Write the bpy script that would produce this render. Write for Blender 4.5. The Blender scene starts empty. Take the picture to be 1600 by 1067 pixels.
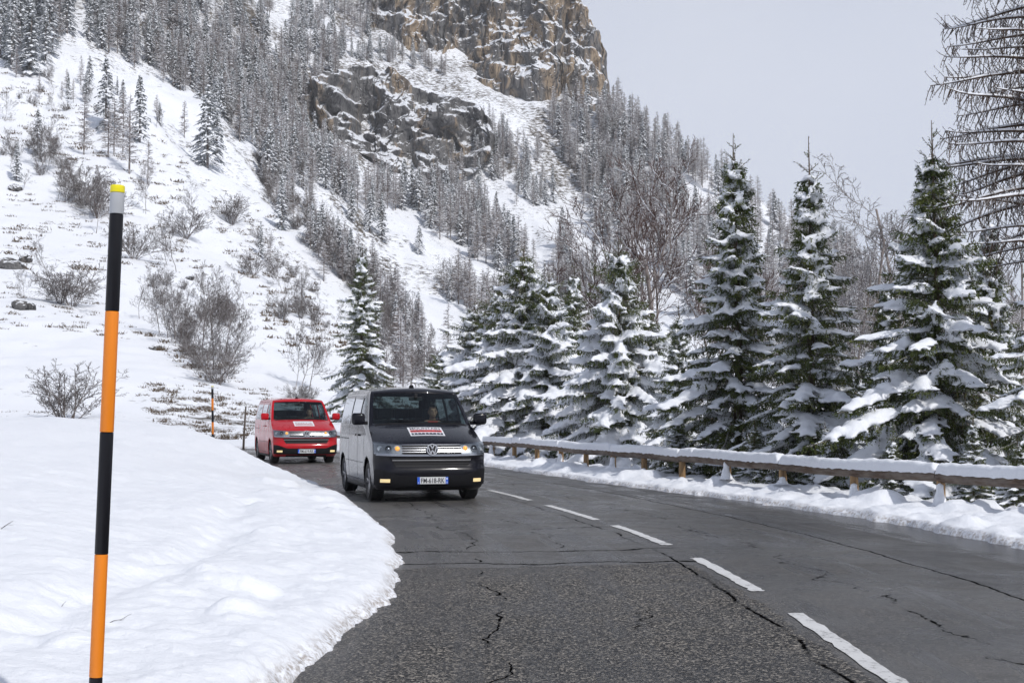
import bpy, bmesh, math, random
import numpy as np
from functools import lru_cache
from mathutils import Vector, Matrix

scene = bpy.context.scene
COL = scene.collection
rng = np.random.default_rng(7)
random.seed(7)
PI = math.pi

# ------------------------------------------------------------------ camera
EYE = 1.47
FPX = 2222.0                      # 50 mm on a 36 mm sensor, in photo pixels
PITCH = math.atan(112.0 / FPX)
cam_d = bpy.data.cameras.new('camera')
cam_d.lens = 50.0; cam_d.sensor_width = 36.0
cam_d.clip_start = 0.1; cam_d.clip_end = 6000
cam = bpy.data.objects.new('camera', cam_d); COL.objects.link(cam)
cam.location = (0, 0, EYE); cam.rotation_euler = (PI / 2 + PITCH, 0, 0)
scene.camera = cam

# ------------------------------------------------------------------ sky and sun
TO_SUN = Vector((0.62, -0.78, 0)).normalized()
SUN_EL = math.radians(43)
TO_SUN = Vector((TO_SUN.x * math.cos(SUN_EL), TO_SUN.y * math.cos(SUN_EL), math.sin(SUN_EL)))
sun_d = bpy.data.lights.new('sun', 'SUN'); sun_d.energy = 3.5; sun_d.angle = math.radians(1.2)
sun_d.color = (1.0, 0.965, 0.92)
sun = bpy.data.objects.new('sun', sun_d); COL.objects.link(sun)
sun.rotation_euler = (-TO_SUN).to_track_quat('-Z', 'Y').to_euler()
sun.location = (40, -20, 60)
world = bpy.data.worlds.new('World'); scene.world = world; world.use_nodes = True
wn = world.node_tree; wn.nodes.clear()
w_out = wn.nodes.new('ShaderNodeOutputWorld')
w_sky = wn.nodes.new('ShaderNodeTexSky'); w_sky.sky_type = 'NISHITA'; w_sky.sun_disc = False
w_sky.sun_elevation = SUN_EL; w_sky.sun_rotation = math.atan2(TO_SUN.x, TO_SUN.y)
w_sky.altitude = 1500; w_sky.air_density = 1.0; w_sky.dust_density = 2.0
w_bg = wn.nodes.new('ShaderNodeBackground'); w_bg.inputs['Strength'].default_value = 0.09
wn.links.new(w_sky.outputs[0], w_bg.inputs['Color'])
# a thin, even veil of high cloud over the whole sky
w_tc = wn.nodes.new('ShaderNodeTexCoord')
w_nz = wn.nodes.new('ShaderNodeTexNoise'); w_nz.inputs['Scale'].default_value = 1.6; w_nz.inputs['Detail'].default_value = 4
wn.links.new(w_tc.outputs['Generated'], w_nz.inputs['Vector'])
w_rp = wn.nodes.new('ShaderNodeValToRGB')
w_rp.color_ramp.elements[0].position = 0.3; w_rp.color_ramp.elements[0].color = (0.78, 0.845, 1.03, 1)
w_rp.color_ramp.elements[1].position = 0.72; w_rp.color_ramp.elements[1].color = (0.99, 1.03, 1.15, 1)
wn.links.new(w_nz.outputs[0], w_rp.inputs[0])
w_bg2 = wn.nodes.new('ShaderNodeBackground'); w_bg2.inputs['Strength'].default_value = 1.0
wn.links.new(w_rp.outputs[0], w_bg2.inputs['Color'])
w_mx = wn.nodes.new('ShaderNodeMixShader')
w_sep = wn.nodes.new('ShaderNodeSeparateXYZ'); wn.links.new(w_tc.outputs['Generated'], w_sep.inputs[0])
w_el = wn.nodes.new('ShaderNodeValToRGB')          # the haze is thick towards the horizon and thins out overhead
w_el.color_ramp.elements[0].position = 0.22; w_el.color_ramp.elements[0].color = (0.90, 0.90, 0.90, 1)
w_el.color_ramp.elements[1].position = 0.80; w_el.color_ramp.elements[1].color = (0.30, 0.30, 0.30, 1)
wn.links.new(w_sep.outputs[2], w_el.inputs[0]); wn.links.new(w_el.outputs[0], w_mx.inputs[0])
wn.links.new(w_bg.outputs[0], w_mx.inputs[1]); wn.links.new(w_bg2.outputs[0], w_mx.inputs[2])
wn.links.new(w_mx.outputs[0], w_out.inputs['Surface'])

# ------------------------------------------------------------------ exposure
vs = scene.view_settings
vs.view_transform = 'Standard'; vs.look = 'None'; vs.exposure = -0.22; vs.gamma = 1.0; vs.use_curve_mapping = False
scene.render.engine = 'CYCLES'
scene.cycles.max_bounces = 6; scene.cycles.diffuse_bounces = 3; scene.cycles.glossy_bounces = 3
scene.cycles.transparent_max_bounces = 12; scene.cycles.transmission_bounces = 4
scene.cycles.caustics_reflective = False; scene.cycles.caustics_refractive = False
scene.cycles.use_denoising = True
try: scene.cycles.denoiser = 'OPENIMAGEDENOISE'
except Exception: pass

# ================================================================== helpers
def ray(px, py):
    u = (px - 800.0) / FPX; v = (533.5 - py) / FPX
    c, s = math.cos(PITCH), math.sin(PITCH)
    return u, c - s * v, s + c * v

def at(px, py, d):
    """world point seen at photo pixel (px, py) at forward distance d (metres)"""
    x, y, z = ray(px, py)
    return Vector((x / y * d, d, EYE + z / y * d))

def _h(ix, iy, iz, seed):
    n = (ix.astype(np.int64) * 374761393 + iy.astype(np.int64) * 668265263 + iz.astype(np.int64) * 1274126177 + seed * 974634917) & 0xFFFFFFFF
    n = ((n ^ (n >> 13)) * 1274126177) & 0xFFFFFFFF
    n = ((n ^ (n >> 16)) * 2246822519) & 0xFFFFFFFF
    n = n ^ (n >> 15)
    return (n & 0xFFFFFF).astype(np.float64) / float(0xFFFFFF) * 2 - 1

def noise(x, y, z=0.0, seed=0):
    """gradient noise in the plane, about -1..1"""
    x = np.asarray(x, float); y = np.asarray(y, float); x, y = np.broadcast_arrays(x, y)
    x, y = 0.8 * x - 0.6 * y, 0.6 * x + 0.8 * y
    x0 = np.floor(x); y0 = np.floor(y); fx = x - x0; fy = y - y0; zz = np.zeros_like(x0)
    f = lambda t: t * t * t * (t * (t * 6 - 15) + 10)
    def g(i, j):
        a = _h(x0 + i, y0 + j, zz, seed) * PI
        return np.cos(a) * (fx - i) + np.sin(a) * (fy - j)
    u, v = f(fx), f(fy)
    a, b, c, d = g(0, 0), g(1, 0), g(0, 1), g(1, 1)
    return 1.5 * ((a + (b - a) * u) * (1 - v) + (c + (d - c) * u) * v)

def fbm(x, y, z=0.0, seed=0, octv=4, gain=0.5):
    a, s, t = 1.0, 0.0, 0.0
    x = np.asarray(x, float); y = np.asarray(y, float); z = np.asarray(z, float)
    for i in range(octv):
        s = s + a * noise(x, y, z, seed + i * 17); t += a
        x, y, z = x * 2.03 + 5.2, y * 2.03 + 1.7, z * 2.03; a *= gain
    return s / t

def sm(t):
    t = np.clip(t, 0, 1); return t * t * (3 - 2 * t)

def mesh_np(name, V, F, mats=(), mi=None, smooth=True, attrs=None, uv=None):
    """one mesh from numpy arrays; F is (n,3) or (n,4) or a list of such arrays"""
    V = np.ascontiguousarray(V, dtype=np.float32)
    Fs = [np.asarray(f, np.int32) for f in (F if isinstance(F, list) else [F]) if len(f)]
    m = bpy.data.meshes.new(name)
    m.vertices.add(len(V)); m.vertices.foreach_set('co', V.ravel())
    nl = sum(f.size for f in Fs); npol = sum(len(f) for f in Fs)
    m.loops.add(nl); m.polygons.add(npol)
    m.loops.foreach_set('vertex_index', np.concatenate([f.ravel() for f in Fs]).astype(np.int32))
    tot = np.concatenate([np.full(len(f), f.shape[1], np.int32) for f in Fs])
    st = np.concatenate([[0], np.cumsum(tot)[:-1]]).astype(np.int32)
    m.polygons.foreach_set('loop_start', st)
    try: m.polygons.foreach_set('loop_total', tot)
    except Exception: pass
    if mi is not None: m.polygons.foreach_set('material_index', np.asarray(mi, np.int32))
    m.polygons.foreach_set('use_smooth', np.full(npol, bool(smooth)))
    for mt in mats: m.materials.append(mt)
    if attrs:
        for k, a in attrs.items():
            at_ = m.attributes.new(k, 'FLOAT', 'POINT'); at_.data.foreach_set('value', np.asarray(a, np.float32).ravel())
    if uv is not None:
        ul = m.uv_layers.new(name='UVMap')
        idx = np.concatenate([f.ravel() for f in Fs])
        ul.data.foreach_set('uv', np.asarray(uv, np.float32)[idx].ravel())
    m.update(calc_edges=True); m.validate()
    return m

def grid_faces(nu, nv):
    """quads of a grid stored as index = i * nv + j"""
    i, j = np.meshgrid(np.arange(nu - 1), np.arange(nv - 1), indexing='ij')
    a = (i * nv + j).ravel()
    return np.stack([a, a + nv, a + nv + 1, a + 1], 1)

def link(name, mesh, parent=None, **props):
    o = bpy.data.objects.new(name, mesh); COL.objects.link(o)
    if parent is not None: o.parent = parent
    for k, v in props.items(): o[k] = v
    return o

def empty(name, loc=(0, 0, 0), rz=0.0, **props):
    o = bpy.data.objects.new(name, None); COL.objects.link(o)
    o.location = loc; o.rotation_euler = (0, 0, rz); o.empty_display_size = 0.3
    for k, v in props.items(): o[k] = v
    return o

class MB:
    """collects simple solids into one mesh"""
    def __init__(s): s.v = []; s.f = []; s.n = 0
    def add(s, V, F):
        V = np.asarray(V, float); s.v.append(V)
        s.f += [tuple(int(i) + s.n for i in f) for f in F]; s.n += len(V); return s
    def box(s, c, size, rot=None, taper=1.0):
        hx, hy, hz = [k / 2 for k in size]
        P = np.array([(x * (taper if z > 0 else 1), y * (taper if z > 0 else 1), z) for z in (-hz, hz) for y in (-hy, hy) for x in (-hx, hx)])
        if rot is not None: P = P @ np.array(rot).T
        return s.add(P + np.array(c), [(0, 2, 3, 1), (4, 5, 7, 6), (0, 1, 5, 4), (2, 6, 7, 3), (0, 4, 6, 2), (1, 3, 7, 5)])
    def tube(s, pts, rad, n=8, cap=True):
        V, F = tube_np(pts, rad, n, cap); return s.add(V, F)
    def lathe(s, prof, n=24, axis='z', c=(0, 0, 0), closed=False):
        prof = np.asarray(prof, float); a = np.arange(n) * 2 * PI / n
        r, h = prof[:, 0], prof[:, 1]
        X = r[:, None] * np.cos(a); Y = r[:, None] * np.sin(a); Z = np.repeat(h[:, None], n, 1)
        P = np.stack([X, Y, Z], -1).reshape(-1, 3)
        if axis == 'x': P = P[:, [2, 0, 1]]
        if axis == 'y': P = P[:, [1, 2, 0]]
        k = len(prof); F = []
        for i in range(k if closed else k - 1):
            i2 = (i + 1) % k
            for j in range(n):
                j2 = (j + 1) % n; F.append((i * n + j, i * n + j2, i2 * n + j2, i2 * n + j))
        return s.add(P + np.array(c), F)
    def build(s, name, mats, parent=None, smooth=False, bevel=0.0, bseg=2, sharp=None, **props):
        m = bpy.data.meshes.new(name)
        m.from_pydata(np.concatenate(s.v).tolist(), [], s.f)
        for mt in (mats if isinstance(mats, (list, tuple)) else [mats]): m.materials.append(mt)
        if bevel > 0:
            bm = bmesh.new(); bm.from_mesh(m)
            es = [e for e in bm.edges if len(e.link_faces) == 2 and e.calc_face_angle(0) > 0.5]
            bmesh.ops.bevel(bm, geom=es, offset=bevel, segments=bseg, affect='EDGES', profile=0.5)
            bm.to_mesh(m); bm.free()
        bm = bmesh.new(); bm.from_mesh(m); bmesh.ops.recalc_face_normals(bm, faces=bm.faces); bm.to_mesh(m); bm.free()
        if smooth:
            m.polygons.foreach_set('use_smooth', np.ones(len(m.polygons), bool))
            if sharp: m.set_sharp_from_angle(angle=math.radians(sharp))
        m.update()
        return link(name, m, parent, **props)

def tube_np(pts, rad, n=6, cap=True):
    P = np.asarray(pts, float); k = len(P); R = np.broadcast_to(np.asarray(rad, float), (k,))
    T = np.gradient(P, axis=0); T /= np.linalg.norm(T, axis=1, keepdims=True) + 1e-9
    ref = np.array([0, 0, 1.0]) if abs(T[0, 2]) < 0.9 else np.array([1.0, 0, 0])
    A = np.cross(T, ref); A /= np.linalg.norm(A, axis=1, keepdims=True) + 1e-9
    B = np.cross(A, T)
    a = np.arange(n) * 2 * PI / n
    V = P[:, None] + R[:, None, None] * (np.cos(a)[None, :, None] * A[:, None] + np.sin(a)[None, :, None] * B[:, None])
    F = []
    for i in range(k - 1):
        for j in range(n):
            j2 = (j + 1) % n; F.append((i * n + j, i * n + j2, (i + 1) * n + j2, (i + 1) * n + j))
    if cap: F.append(tuple(range(n))[::-1]); F.append(tuple((k - 1) * n + j for j in range(n)))
    return V.reshape(-1, 3), F

class Tubes:
    """many thin tapered tubes, built all at once (branches)"""
    def __init__(s): s.V = []; s.Rd = []
    def add(s, P, R, n=3): s.V.append((np.asarray(P, float), np.asarray(R, float), n))
    def arrays(s):
        groups = {}
        for P, R, n in s.V: groups.setdefault((len(P), n), []).append((P, R))
        Vs, Fs, base = [], [], 0
        for (k, n), items in groups.items():
            P = np.stack([a for a, _ in items]); R = np.stack([b for _, b in items]); m_ = len(items)
            T = np.gradient(P, axis=1); T /= np.linalg.norm(T, axis=2, keepdims=True) + 1e-9
            steep = np.abs(T[:, 0, 2]) >= 0.9
            ref = np.where(steep[:, None], np.array([1.0, 0.1, 0]), np.array([0.13, 0.21, 1.0]))[:, None]
            A = np.cross(T, ref); A /= np.linalg.norm(A, axis=2, keepdims=True) + 1e-9
            B = np.cross(A, T); a = np.arange(n) * 2 * PI / n
            V = P[:, :, None] + R[:, :, None, None] * (np.cos(a)[:, None] * A[:, :, None] + np.sin(a)[:, None] * B[:, :, None])
            i, j = np.meshgrid(np.arange(k - 1), np.arange(n), indexing='ij'); i = i.ravel(); j = j.ravel(); j2 = (j + 1) % n
            F = np.stack([i * n + j, i * n + j2, (i + 1) * n + j2, (i + 1) * n + j], 1)
            Fs.append((F[None] + (np.arange(m_) * k * n)[:, None, None] + base).reshape(-1, 4)); Vs.append(V.reshape(-1, 3)); base += m_ * k * n
        return np.concatenate(Vs), np.concatenate(Fs)

# ------------------------------------------------------------------ materials
class NT:
    def __init__(s, name):
        s.m = bpy.data.materials.new(name); s.m.use_nodes = True
        s.t = s.m.node_tree; s.t.nodes.clear()
        s.out = s.t.nodes.new('ShaderNodeOutputMaterial')
    def n(s, typ, **kw):
        nd = s.t.nodes.new('ShaderNode' + typ)
        for k, v in kw.items():
            if k.startswith('i_'):
                key = k[2:].replace('_', ' ')
                tgt = nd.inputs[int(key)] if key.isdigit() else nd.inputs[key]
                s.set(tgt, v)
            else: setattr(nd, k, v)
        return nd
    def set(s, tgt, v):
        if isinstance(v, bpy.types.NodeSocket): s.t.links.new(v, tgt)
        elif isinstance(v, bpy.types.Node): s.t.links.new(v.outputs[0], tgt)
        else:
            if isinstance(v, tuple) and len(v) == 3 and tgt.type == 'RGBA': v = v + (1,)
            tgt.default_value = v
    def math(s, op, a, b=0.0, c=0.0, clamp=False):
        nd = s.n('Math', operation=op, use_clamp=clamp); s.set(nd.inputs[0], a); s.set(nd.inputs[1], b); s.set(nd.inputs[2], c); return nd.outputs[0]
    def ramp(s, fac, stops, interp='LINEAR'):
        nd = s.n('ValToRGB'); s.set(nd.inputs[0], fac); cr = nd.color_ramp; cr.interpolation = interp
        while len(cr.elements) < len(stops): cr.elements.new(0.5)
        for e, (p, c) in zip(cr.elements, stops):
            e.position = p; e.color = (c, c, c, 1) if isinstance(c, (int, float)) else tuple(c) + (1,)
        return nd.outputs[0]
    def mix(s, fac, a, b):
        nd = s.n('Mix', data_type='RGBA'); s.set(nd.inputs[0], fac); s.set(nd.inputs[6], a); s.set(nd.inputs[7], b); return nd.outputs[2]
    def noise(s, scale, detail=3.0, rough=0.5, vec=None, dist=0.0, dim='3D'):
        nd = s.n('TexNoise', noise_dimensions=dim); nd.inputs['Scale'].default_value = scale; nd.inputs['Detail'].default_value = detail
        nd.inputs['Roughness'].default_value = rough; nd.inputs['Distortion'].default_value = dist
        if vec is not None: s.set(nd.inputs['Vector'], vec)
        return nd.outputs[0]
    def voro(s, scale, vec=None, feature='F1', out=0):
        nd = s.n('TexVoronoi', feature=feature); nd.inputs['Scale'].default_value = scale
        if vec is not None: s.set(nd.inputs['Vector'], vec)
        return nd.outputs[out]
    def mapping(s, vec, scale=(1, 1, 1), loc=(0, 0, 0), rot=(0, 0, 0)):
        nd = s.n('Mapping'); s.set(nd.inputs['Vector'], vec); nd.inputs['Scale'].default_value = scale
        nd.inputs['Location'].default_value = loc; nd.inputs['Rotation'].default_value = rot; return nd.outputs[0]
    def pos(s): return s.n('NewGeometry').outputs['Position']
    def obj(s): return s.n('TexCoord').outputs['Object']
    def attr(s, name): return s.n('Attribute', attribute_name=name).outputs['Fac']
    def bump(s, height, strength=0.3, dist=0.02, normal=None):
        nd = s.n('Bump'); s.set(nd.inputs['Height'], height); nd.inputs['Strength'].default_value = strength; nd.inputs['Distance'].default_value = dist
        if normal is not None: s.set(nd.inputs['Normal'], normal)
        return nd.outputs[0]
    def principled(s, **kw):
        p = s.n('BsdfPrincipled')
        for k, v in kw.items(): s.set(p.inputs[k.replace('_', ' ')], v)
        s.t.links.new(p.outputs[0], s.out.inputs['Surface']); return p

def simple(name, col, rough=0.5, metal=0.0, coat=0.0, var=0.0, vscale=8.0, emit=None, estr=0.0, spec=0.5):
    t = NT(name)
    c = col
    if var > 0:
        nz = t.noise(vscale, 4, 0.6, t.obj())
        c = t.mix(nz, tuple(max(0, k * (1 - var)) for k in col), tuple(min(1, k * (1 + var)) for k in col))
    kw = dict(Base_Color=c, Roughness=rough, Metallic=metal)
    p = t.principled(**kw)
    p.inputs['Specular IOR Level'].default_value = spec
    if coat: p.inputs['Coat Weight'].default_value = coat; p.inputs['Coat Roughness'].default_value = 0.06
    if emit: p.inputs['Emission Color'].default_value = tuple(emit) + (1,); p.inputs['Emission Strength'].default_value = estr
    return t.m

SNOW_A, SNOW_B = (0.785, 0.81, 0.86), (0.845, 0.865, 0.905)
def snow_nodes(t, near=True):
    g = t.pos()
    n1 = t.noise(3.0, 4, 0.6, g); c = t.mix(n1, SNOW_A, SNOW_B)
    if not near: return c, None
    b1 = t.noise(9.0, 5, 0.6, g); b2 = t.noise(70.0, 3, 0.6, g)
    h = t.math('ADD', b1, t.math('MULTIPLY', b2, 0.22))
    return c, t.bump(h, 0.45, 0.05)

def make_snow(name, dirt=False, bump=True):
    t = NT(name); c, b = snow_nodes(t, True)
    if dirt:
        d = t.attr('dirt'); g = t.pos()
        nz = t.noise(22.0, 4, 0.65, g)
        f = t.math('MULTIPLY', d, t.ramp(nz, [(0.42, 0.0), (0.62, 1.0)]), clamp=True)
        c = t.mix(t.math('MULTIPLY', f, 0.75), c, (0.20, 0.14, 0.085))
    p = t.principled(Base_Color=c, Roughness=0.62)
    p.inputs['Specular IOR Level'].default_value = 0.25
    if bump: t.set(p.inputs['Normal'], b)
    return t.m
M_SNOW = make_snow('snow'); M_SNOW_BANK = make_snow('snow_with_road_dirt', True)

# ================================================================== the road line
CTRL = np.array([(2.6, -60), (2.5, -40), (2.4, -20), (2.3, -8), (2.15, 0), (2.11, 7.7), (2.04, 11.9), (1.73, 16), (1.17, 19.7), (0.33, 24), (-0.40, 27.2),
                 (-1.95, 33), (-3.85, 39.8), (-6.1, 46.5), (-8.9, 52.5), (-12.6, 57.5), (-17.5, 61.3), (-24, 64), (-32, 65.5), (-45, 66.5), (-65, 66)], float)
def catmull(P, step=0.25):
    out = []
    Q = np.vstack([2 * P[0] - P[1], P, 2 * P[-1] - P[-2]])
    for i in range(1, len(Q) - 2):
        p0, p1, p2, p3 = Q[i - 1:i + 3]; L = np.linalg.norm(p2 - p1); n = max(2, int(L / step))
        for k in range(n):
            t = k / n
            out.append(0.5 * ((2 * p1) + (-p0 + p2) * t + (2 * p0 - 5 * p1 + 4 * p2 - p3) * t * t + (-p0 + 3 * p1 - 3 * p2 + p3) * t ** 3))
    out.append(P[-1]); return np.array(out)
ROAD = catmull(CTRL, 0.2)
for _ in range(30): ROAD[1:-1] = ROAD[1:-1] * 0.5 + 0.25 * (ROAD[:-2] + ROAD[2:])
R_T = np.gradient(ROAD, axis=0); R_T /= np.linalg.norm(R_T, axis=1, keepdims=True)
R_N = np.stack([R_T[:, 1], -R_T[:, 0]], 1)            # towards the right-hand verge
R_S = np.concatenate([[0], np.cumsum(np.linalg.norm(np.diff(ROAD, axis=0), axis=1))])
R_S -= np.interp(0.0, ROAD[:, 1], R_S)                 # s = 0 beside the camera
LEFT = 2.98
def right_w(s): return 3.05 + 0.85 * sm((31 - np.asarray(s, float)) / 12.0)
def road_pt(s, t):
    """world xy at arc length s, signed offset t (right positive)"""
    x = np.interp(s, R_S, ROAD[:, 0]) + t * np.interp(s, R_S, R_N[:, 0])
    y = np.interp(s, R_S, ROAD[:, 1]) + t * np.interp(s, R_S, R_N[:, 1])
    return x, y
def road_st(x, y):
    x = np.asarray(x, float).ravel(); y = np.asarray(y, float).ravel()
    S = np.empty(len(x)); T = np.empty(len(x)); sub = slice(0, None, 2)
    px, py = ROAD[sub, 0], ROAD[sub, 1]; nx, ny = R_N[sub, 0], R_N[sub, 1]; tx, ty = R_T[sub, 0], R_T[sub, 1]; ss = R_S[sub]
    for a in range(0, len(x), 20000):
        b = a + 20000
        d = (x[a:b, None] - px) ** 2 + (y[a:b, None] - py) ** 2
        k = d.argmin(1); dx = x[a:b] - px[k]; dy = y[a:b] - py[k]
        T[a:b] = dx * nx[k] + dy * ny[k]; S[a:b] = ss[k] + dx * tx[k] + dy * ty[k]
        far = d.min(1) > T[a:b] ** 2 + 4
        T[a:b][far] = np.sign(T[a:b][far]) * np.sqrt(d.min(1)[far])
    return S, T

# ================================================================== terrain
PXC = [(-300, 648, 72), (-300, 520, 110), (-300, 400, 150), (-300, 200, 240), (-300, 0, 330), (-300, -200, 420),
       (0, 648, 74), (0, 600, 88), (0, 535, 108), (0, 430, 150), (0, 330, 200), (0, 200, 270), (0, 100, 320), (0, 0, 365), (0, -170, 440),
       (200, 652, 74), (200, 600, 88), (200, 535, 112), (200, 430, 160), (200, 300, 230), (200, 200, 290), (200, 100, 365), (200, 0, 430), (200, -170, 520),
       (400, 676, 76), (400, 615, 97), (400, 540, 135), (400, 430, 200), (400, 330, 270), (400, 250, 340), (400, 150, 450), (400, 0, 580), (400, -170, 690),
       (600, 665, 90), (600, 605, 150), (600, 540, 220), (600, 450, 330), (600, 330, 450), (500, 178, 498), (560, 97, 548), (600, 230, 511), (600, 60, 598), (600, -60, 690), (600, -170, 790),
       (720, 650, 110), (720, 570, 220), (720, 460, 350), (720, 310, 490), (700, 264, 513), (765, 215, 530), (640, 126, 556), (720, 146, 558), (660, 95, 588), (720, 120, 580), (720, -60, 730),
       (850, 640, 130), (850, 520, 300), (850, 400, 430), (850, 300, 510), (790, 156, 574), (860, 168, 570), (850, 60, 660), (850, -20, 710), (850, 60, 820),
       (935, 630, 140), (935, 500, 350), (935, 400, 440), (935, 300, 520), (920, 178, 566), (935, 150, 625), (935, 260, 760),
       (1000, 620, 150), (1000, 500, 340), (1000, 400, 440), (1000, 300, 510), (1000, 215, 570), (1000, 300, 720),
       (1100, 620, 150), (1100, 500, 330), (1100, 400, 430), (1100, 310, 500), (1100, 278, 535), (1100, 360, 680),
       (1200, 620, 150), (1200, 500, 330), (1200, 400, 440), (1200, 345, 505), (1200, 430, 660),
       (1350, 620, 150), (1350, 540, 300), (1350, 440, 470), (1350, 520, 640),
       (1600, 620, 150), (1600, 590, 280), (1600, 520, 450), (1600, 590, 640), (1900, 620, 150), (1900, 570, 430), (1900, 620, 640)]
WC = [(13, 8, -1.2), (13, 25, -2.2), (10, 36, -2.6), (7, 46, -2.4), (3, 58, -1.4), (-2, 68, 0.2), (-9, 74, 1.0), (-33, 74, 1.2), (-50, 76, 1.2), (22, 30, -4), (18, 60, -4),
      (35, 85, -4), (45, 40, -4.5), (0, 0, -0.6), (0, 20, -0.6), (-5, 10, -0.5), (-8, 40, -0.5), (-15, 30, -0.4), (-30, 40, -0.3), (-25, 55, -0.5), (-45, 50, -0.2), (-60, 30, 0), (60, 20, -4)]
CP = np.array([tuple(at(*p)) for p in PXC] + WC)
def tps_k(r2): return 0.5 * r2 * np.log(r2 + 1e-9)
_c = CP[:, :2] / 100.0
_K = tps_k(((_c[:, None] - _c[None]) ** 2).sum(-1)) + np.eye(len(_c)) * 2e-4
_P = np.hstack([np.ones((len(_c), 1)), _c])
_A = np.block([[_K, _P], [_P.T, np.zeros((3, 3))]])
_w = np.linalg.solve(_A, np.concatenate([CP[:, 2], np.zeros(3)]))
def terrain_base(x, y):
    x = np.asarray(x, float).ravel() / 100; y = np.asarray(y, float).ravel() / 100; out = np.empty(len(x))
    for a in range(0, len(x), 20000):
        X, Y = x[a:a + 20000], y[a:a + 20000]
        k = tps_k((X[:, None] - _c[:, 0]) ** 2 + (Y[:, None] - _c[:, 1]) ** 2)
        out[a:a + 20000] = k @ _w[:-3] + _w[-3] + _w[-2] * X + _w[-1] * Y
    return out
def terrain(x, y):
    x = np.asarray(x, float).ravel(); y = np.asarray(y, float).ravel()
    h = terrain_base(x, y); r = np.hypot(x, y)
    big = sm((r - 120) / 250)
    # ribs and gullies that run down the fall line, smaller bumps on the lower slope
    g = np.abs(fbm((x * 0.94 + y * 0.34) / 46, (y * 0.94 - x * 0.34) / 150, 0, 3, 4)) * -9 + 2.4
    h = h + big * (g + 3.5 * fbm(x / 22, y / 22, 0, 9, 4) + 1.0 * fbm(x / 5, y / 5, 0, 21, 3))
    lo = sm((r - 62) / 40)
    h = h + lo * (0.9 * fbm(x / 17, y / 17, 0, 5, 3) + 0.28 * fbm(x / 3.2, y / 3.2, 0, 6, 3)) * (1 - 0.5 * big)
    T = np.full(len(x), 50.0); nr = r < 160; T[nr] = road_st(x[nr], y[nr])[1]
    h = np.where((T < 0) & (y < 67) & (r < 140), np.minimum(h, -0.45), h)
    h = np.where((T >= 0), h * sm((T - 4.0) / 5.0) - 0.5 * (1 - sm((T - 4.0) / 5.0)), h)
    back = sm((-y - 5) / 30)
    return h * (1 - back) - 0.6 * back
AZ = np.radians(np.concatenate([np.linspace(-180, -60, 25)[:-1], np.linspace(-60, -22, 60)[:-1], np.linspace(-22, 22, 540)[:-1], np.linspace(22, 60, 60)[:-1], np.linspace(60, 180, 26)]))
RR = np.concatenate([np.geomspace(6, 55, 40)[:-1], np.geomspace(55, 950, 300)[:-1], np.geomspace(950, 1300, 8)])
_az, _rr = np.meshgrid(AZ, RR, indexing='ij')
TX, TY = _rr * np.sin(_az), _rr * np.cos(_az)
TH = terrain(TX, TY).reshape(TX.shape)
_far = sm((_rr - 850) / 200); _back = (np.abs(np.degrees(_az)) > 60)
TH = np.where(_back & (TH > 120), 120, TH)
TH = TH * (1 - _far) - 6.0 * _far
TH = np.clip(TH, -7.0, 300.0)

_TAN = (TH - EYE) / _rr
_CM = np.maximum.accumulate(np.where(_rr < 62, -1, _TAN), axis=1)
def hit(px, py):
    """first terrain point behind photo pixel (px, py); None for sky"""
    x, y, z = ray(px, py); az = math.atan2(x, y); tn = z / math.hypot(x, y)
    c = int(np.clip(np.searchsorted(AZ, az), 1, len(AZ) - 1))
    if az - AZ[c - 1] < AZ[c] - az: c -= 1
    k = int(np.searchsorted(_CM[c], tn))
    if k >= len(RR) or RR[k] > 840: return None
    if k > 0:
        a, b = _CM[c, k - 1], _CM[c, k]; f = (tn - a) / (b - a + 1e-9); r = RR[k - 1] + (RR[k] - RR[k - 1]) * np.clip(f, 0, 1)
    else: r = RR[k]
    h = float(np.interp(r, RR, TH[c]))
    return Vector((r * math.sin(az), r * math.cos(az), h))
def ground_z(x, y):
    az = math.atan2(x, y); r = math.hypot(x, y); c = int(np.clip(np.searchsorted(AZ, az), 1, len(AZ) - 1))
    f = (az - AZ[c - 1]) / (AZ[c] - AZ[c - 1])
    return float(np.interp(r, RR, TH[c - 1]) * (1 - f) + np.interp(r, RR, TH[c]) * f)

def mat_mountain():
    t = NT('mountain_snow_and_ground'); g = t.pos()
    c, _ = snow_nodes(t, False)
    nz = t.n('SeparateXYZ', i_0=t.n('NewGeometry').outputs['Normal']).outputs[2]
    flat = t.mapping(g, (1, 1, 2.6))
    n_s = t.noise(0.55, 5, 0.7, flat); n_b = t.noise(0.035, 3, 0.6, g); n_f = t.noise(2.4, 3, 0.7, flat)
    thin = t.attr('thin')
    # bare ground shows through in streaks where the cover is thin or the slope is steep
    v = t.math('ADD', t.math('MULTIPLY', n_s, 0.62), t.math('MULTIPLY', n_f, 0.26))
    v = t.math('ADD', v, t.math('MULTIPLY', n_b, 0.26))
    v = t.math('ADD', v, t.math('MULTIPLY', t.math('SUBTRACT', 0.86, nz), 0.42))
    v = t.math('ADD', v, t.math('MULTIPLY', thin, 0.20))
    mask = t.ramp(v, [(0.65, 0.0), (0.735, 1.0)])
    gc = t.ramp(t.noise(0.9, 4, 0.6, g), [(0.3, (0.035, 0.032, 0.03)), (0.5, (0.075, 0.062, 0.048)), (0.7, (0.16, 0.13, 0.09))])
    t.principled(Base_Color=t.mix(mask, c, gc), Roughness=0.8).inputs['Specular IOR Level'].default_value = 0.15
    return t.m
_thin = 0.5 * fbm(TX / 60, TY / 60, 0, 31, 3) + 0.3 * sm((_rr - 250) / 250)
_thin += 0.7 * np.exp(-((TX + 12) / 9) ** 2 - ((TY - 80) / 16) ** 2)
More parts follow.
